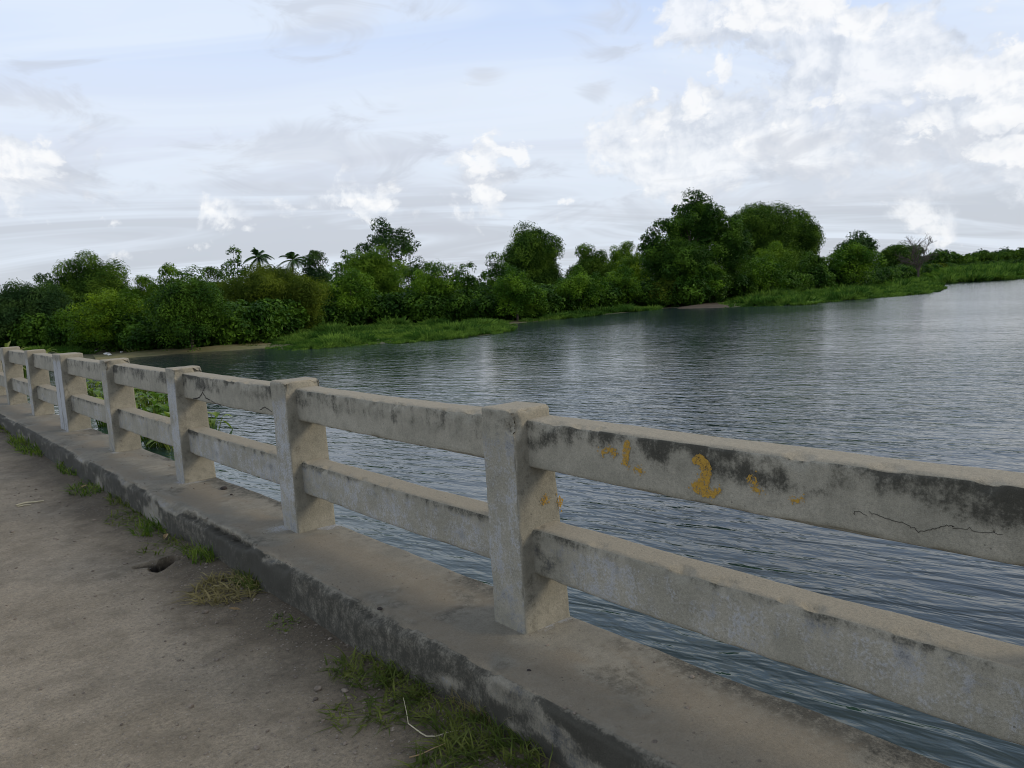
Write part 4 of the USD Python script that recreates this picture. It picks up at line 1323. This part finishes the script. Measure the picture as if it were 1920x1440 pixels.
# ------------------------------------------------------------------ grass tufts along the kerb
def tuft(name, px, py, rx, ry, n, L, mat, label, seed, flat=0.3, width=0.0026):
    r = np.random.default_rng(seed)
    n = int(n * 0.48)
    rx, ry = rx * 1.2, ry * 1.2
    flat = flat + 0.18
    c = ground(px, py, -0.24)
    t = []
    a = r.uniform(0, 2 * np.pi, n)
    q = np.sqrt(r.random(n))
    bx, by = rx * q * np.cos(a), ry * q * np.sin(a)
    x, y = np.minimum(c[0] + bx, -0.305), c[1] + by
    z = road_z(x, y) - 0.004
    ang = r.uniform(0, 2 * np.pi, n)
    # blades lean away from the kerb and outwards
    out = np.stack([np.cos(ang) - 0.35, np.sin(ang)], 1)
    n_ = n
    ln = L * 1.1 * r.uniform(0.3, 1.15, n) ** 1.2
    lean = r.uniform(0.2, 1.0, n) * (0.75 + flat)
    ns = 5
    s = np.linspace(0, 1, ns)
    B = np.stack([x, y, z], 1)
    hor = unit(out)
    horz = np.outer(s, ln * np.sin(np.clip(lean, 0, 1.4))).T * (0.5 + 0.6 * s)
    ver = np.outer(s, ln * np.cos(np.clip(lean, 0, 1.4))).T * (1 - 0.45 * s * (0.4 + flat))
    P = B[:, None, :] + np.concatenate([hor[:, None, :] * horz[..., None], ver[..., None]], -1)
    P[..., 2] = np.maximum(P[..., 2], road_z(P[..., 0].ravel(), P[..., 1].ravel()).reshape(P.shape[:2]) + 0.002)
    P[..., 0] = np.where(P[..., 2] < 0.0, np.minimum(P[..., 0], -0.318), P[..., 0])
    side = np.stack([-hor[:, 1], hor[:, 0], r.normal(0, 0.3, n)], 1)
    side = unit(side)
    wd = 1.5 * width * r.uniform(0.5, 1.4, (n, 1)) * (1 - s**2.2)[None]
    v = np.stack([P - side[:, None] * wd[..., None], P + side[:, None] * wd[..., None]], 2)
    v = v.reshape(n, ns * 2, 3)
    f = []
    for i in range(ns - 1):
        f += [[2 * i, 2 * i + 1, 2 * i + 3], [2 * i, 2 * i + 3, 2 * i + 2]]
    f = np.array(f)
    F = (np.arange(n)[:, None, None] * ns * 2 + f[None]).reshape(-1, 3)
    put(name, (v.reshape(-1, 3), F), mat, smooth=False, label=label, category="grass tuft")


tuft("grass_tuft", 48, 842, 0.10, 0.85, 700, 0.20, BLADE, "lush green grass tuft farthest along the kerb foot, at the left edge", 1, 0.2, 0.0035)
tuft("grass_tuft", 4, 806, 0.08, 0.7, 300, 0.14, MIXBLADE, "fringe of grass cut by the picture's left edge", 2, 0.3, 0.0035)
tuft("grass_tuft", 132, 886, 0.08, 0.35, 380, 0.15, BLADE, "green tuft next after the farthest lush one", 3, 0.2, 0.003)
tuft("grass_tuft", 165, 920, 0.13, 0.30, 420, 0.15, BLADE, "green tuft spreading into the road with a leaf scrap on it", 4, 0.35, 0.003)
tuft("grass_tuft", 225, 945, 0.07, 0.28, 240, 0.12, MIXBLADE, "thin dull tuft against the dark kerb face", 5, 0.3)
tuft("dry_grass", 236, 972, 0.13, 0.22, 320, 0.12, MIXBLADE, "brownish flattened tuft between two green ones", 6, 0.7)
tuft("grass_tuft", 284, 995, 0.11, 0.20, 520, 0.15, BLADE, "bright green tuft just beyond the hole in the road", 7, 0.3)
tuft("grass_tuft", 300, 1030, 0.10, 0.2, 120, 0.08, MIXBLADE, "sparse blades on dark soil above the hole", 8, 0.6)
tuft("grass_tuft", 378, 1050, 0.08, 0.18, 300, 0.16, BLADE, "upright green tuft between the hole and the straw-coloured patch", 9, 0.12)
tuft("dry_grass", 425, 1108, 0.15, 0.22, 900, 0.15, DRYBLADE, "large straw-coloured flattened patch of grass by the kerb", 10, 0.9)
tuft("grass_tuft", 470, 1100, 0.06, 0.18, 260, 0.13, MIXBLADE, "green fringe behind the straw-coloured patch", 11, 0.2)
tuft("grass_tuft", 530, 1172, 0.06, 0.10, 110, 0.06, BLADE, "small low weed alone on dark soil", 12, 0.4)
tuft("grass_tuft", 700, 1262, 0.12, 0.18, 600, 0.12, MIXBLADE, "broad mixed green and brown tuft left of the white twig", 13, 0.5, 0.0022)
tuft("grass_tuft", 755, 1290, 0.08, 0.16, 520, 0.13, MIXBLADE, "tuft hugging the kerb above the white twig", 14, 0.25, 0.0022)
tuft("dry_grass", 668, 1335, 0.09, 0.12, 220, 0.10, MIXBLADE, "thin straggly edge of grass left of the white twig", 15, 0.9, 0.002)
tuft("grass_tuft", 880, 1392, 0.09, 0.13, 620, 0.13, MIXBLADE, "thick tuft right of the white twig's lower end", 16, 0.3, 0.002)
tuft("dry_grass", 840, 1430, 0.10, 0.12, 420, 0.13, MIXBLADE, "tangled tuft with pale stalks at the picture's bottom edge", 17, 0.8, 0.002)
tuft("dry_grass", 735, 1335, 0.08, 0.14, 260, 0.10, MIXBLADE, "sparse browning grass on dark soil around the top of the white twig", 19, 0.8, 0.002)
tuft("grass_tuft", 812, 1345, 0.06, 0.16, 380, 0.12, MIXBLADE, "mixed tuft against the kerb right above the bend of the white twig", 20, 0.5, 0.002)
tuft("dry_grass", 905, 1345, 0.035, 0.14, 120, 0.14, DRYBLADE, "few tall dry stalks leaning on the kerb face near the bottom", 21, 0.1, 0.0016)
tuft("dry_grass", 640, 1255, 0.05, 0.10, 130, 0.09, MIXBLADE, "straggling outer fringe left of the broad mixed tuft", 22, 0.9, 0.002)
tuft("grass_tuft", 330, 1020, 0.04, 0.25, 160, 0.10, MIXBLADE, "thin line of grass at the kerb foot beside the hole", 23, 0.3, 0.0025)
tuft("grass_tuft", 965, 1425, 0.06, 0.14, 420, 0.12, MIXBLADE, "last tuft at the bottom edge, tight against the kerb", 18, 0.3, 0.002)


# ------------------------------------------------------------------ small loose things
def on_road(px, py, dz=0.0):
    p = ground(px, py, -0.245)
    for _ in range(4):
        z = float(road_z(np.array([p[0]]), np.array([p[1]]))[0])
        p = ground(px, py, z)
    return p + [0, 0, dz]


put("straw_stalk", tube([on_road(30, 949, .006), on_road(48, 945, .012), on_road(66, 943, .01), on_road(82, 940, .006)], [0.009, 0.008, 0.007, 0.005], 6), STRAW, label="pale straw stalk lying on the road at the left, upper of two", category="straw")
put("straw_stalk", tube([on_road(33, 951, .005), on_road(44, 949, .008), on_road(58, 947, .006)], [0.007, 0.006, 0.004], 6), STRAW, label="shorter straw stalk lying under the upper one at the left", category="straw")
put("twig", tube([on_road(758, 1330, .05), on_road(764, 1352, .03), on_road(766, 1362, .012), on_road(790, 1380, .012), on_road(800, 1385, .01), on_road(818, 1386, .012), on_road(838, 1383, .02), on_road(858, 1379, .02)], [0.0010, 0.0014, 0.0020, 0.0027, 0.0024, 0.0018, 0.0014, 0.0010], 6), STRAW, label="bent whitish twig in the grass near the bottom edge", category="twig")
put("dead_stalk", tube([on_road(768, 1430, .02), on_road(790, 1424, .02), on_road(812, 1418, .03), on_road(836, 1408, .03)], [0.003, 0.0024, 0.002, 0.001], 5), DRYLEAF, label="curled tan stalk at the bottom edge among tangled grass", category="stalk")


def leaf_scrap(px, py, L, W, ang, label):
    p = on_road(px, py, 0.012)
    c, s = math.cos(ang), math.sin(ang)
    u, w = np.array([c, s, 0.1]), np.array([-s, c, 0.05])
    pts = [(-1, 0, 0), (-0.4, 0.8, 0.012), (0.35, 0.75, 0.016), (1, 0.05, 0.01), (0.3, -0.8, 0.014), (-0.5, -0.7, 0.01), (0, 0, 0)]
    v = np.array([p + u * a * L / 2 + w * b * W / 2 + np.array([0, 0, z]) for a, b, z in pts])
    f = np.array([[6, i, (i + 1) % 6] for i in range(6)])
    put("dry_leaf", (v, f), DRYLEAF, smooth=False, label=label, category="leaf")


leaf_scrap(311, 1010, 0.09, 0.04, 1.0, "tan leaf lying by the kerb just above the hole")
leaf_scrap(157, 916, 0.10, 0.05, 0.4, "tan leaf scrap caught on the spreading green tuft")
leaf_scrap(440, 1147, 0.07, 0.012, 2.6, "thin tan leaf strip below the straw-coloured patch")


def lump(name, px, py, z, size, mat, label, cat, seed):
    r = np.random.default_rng(seed)
    p = ground(px, py, z)
    b = trimesh.creation.icosphere(2, 1.0)
    v = np.array(b.vertices)
    v *= (0.75 + 0.5 * fbm(v * 2.1 + seed, 3, seed))[:, None] * np.array(size)
    put(name, (v + p + [0, 0, size[2] * 0.5], b.faces), mat, smooth=40, label=label, category=cat)


lump("clod", 420, 917, 0.0, (0.026, 0.035, 0.014), CLOD, "dark clod on the kerb slab between the second and third nearest posts", "clod", 1)
lump("clod", 434, 928, 0.0, (0.010, 0.012, 0.006), CLOD, "tiny crumb beside the dark clod on the slab", "clod", 2)
lump("clod", 712, 1142, 0.0, (0.012, 0.016, 0.005), CLOD, "small dark crumb on the slab left of the nearest post", "clod", 3)
lump("clod", 992, 1258, 0.0, (0.008, 0.010, 0.004), CLOD, "small dark crumb on the slab just below the nearest post", "clod", 4)
lump("stone", 596, 1293, -0.248, (0.016, 0.016, 0.010), STONE, "brown stone on the road left of the broad mixed tuft", "stone", 5)
lump("stone", 592, 1312, -0.248, (0.011, 0.011, 0.007), STONE, "pale small stone below the brown one on the road", "stone", 6)
lump("stone", 385, 1149, -0.248, (0.018, 0.014, 0.010), STONE, "stone chip on the road below the straw-coloured patch", "stone", 7)

# gravel crumbs scattered over the road and slab
r = np.random.default_rng(99)
oct_v = trimesh.creation.icosahedron().vertices
oct_f = trimesh.creation.icosahedron().faces
bits = []
N = 3200
X = np.concatenate([r.uniform(-3.3, -0.33, N // 2), -0.33 - np.abs(r.normal(0, 0.35, N // 2))])
Y = 1.5 + 9.5 * r.random(N) ** 1.5
Z = road_z(X, Y)
sz = np.exp(r.normal(-5.75, 0.42, N))
sz = np.where(r.random(N) < 0.05, sz * 2.2, sz)
sz = np.minimum(sz, 0.014)
for i in range(N):
    v = oct_v * (0.7 + 0.6 * r.random((12, 1))) * sz[i] * np.array([r.uniform(0.8, 1.6), r.uniform(0.8, 1.6), r.uniform(0.45, 0.85)])
    bits.append((v + [X[i], Y[i], Z[i] + sz[i] * 0.3], oct_f))
for _ in range(900):
    sx_, sy_ = -0.29 + 0.55 * r.random() ** 1.3, 1.2 + 9.5 * r.random() ** 1.4
    q = min(math.exp(r.normal(-6.1, 0.5)), 0.007)
    v = oct_v * (0.7 + 0.6 * r.random((12, 1))) * q * np.array([r.uniform(0.8, 1.6), r.uniform(0.8, 1.6), r.uniform(0.45, 0.85)])
    bits.append((v + [sx_, sy_, 0.001], oct_f))
put("gravel", join(bits), STONE, smooth=False, label="loose grit and crumbs scattered over the dusty road and kerb", category="gravel", kind="stuff")
print("tree triangles", ntri)
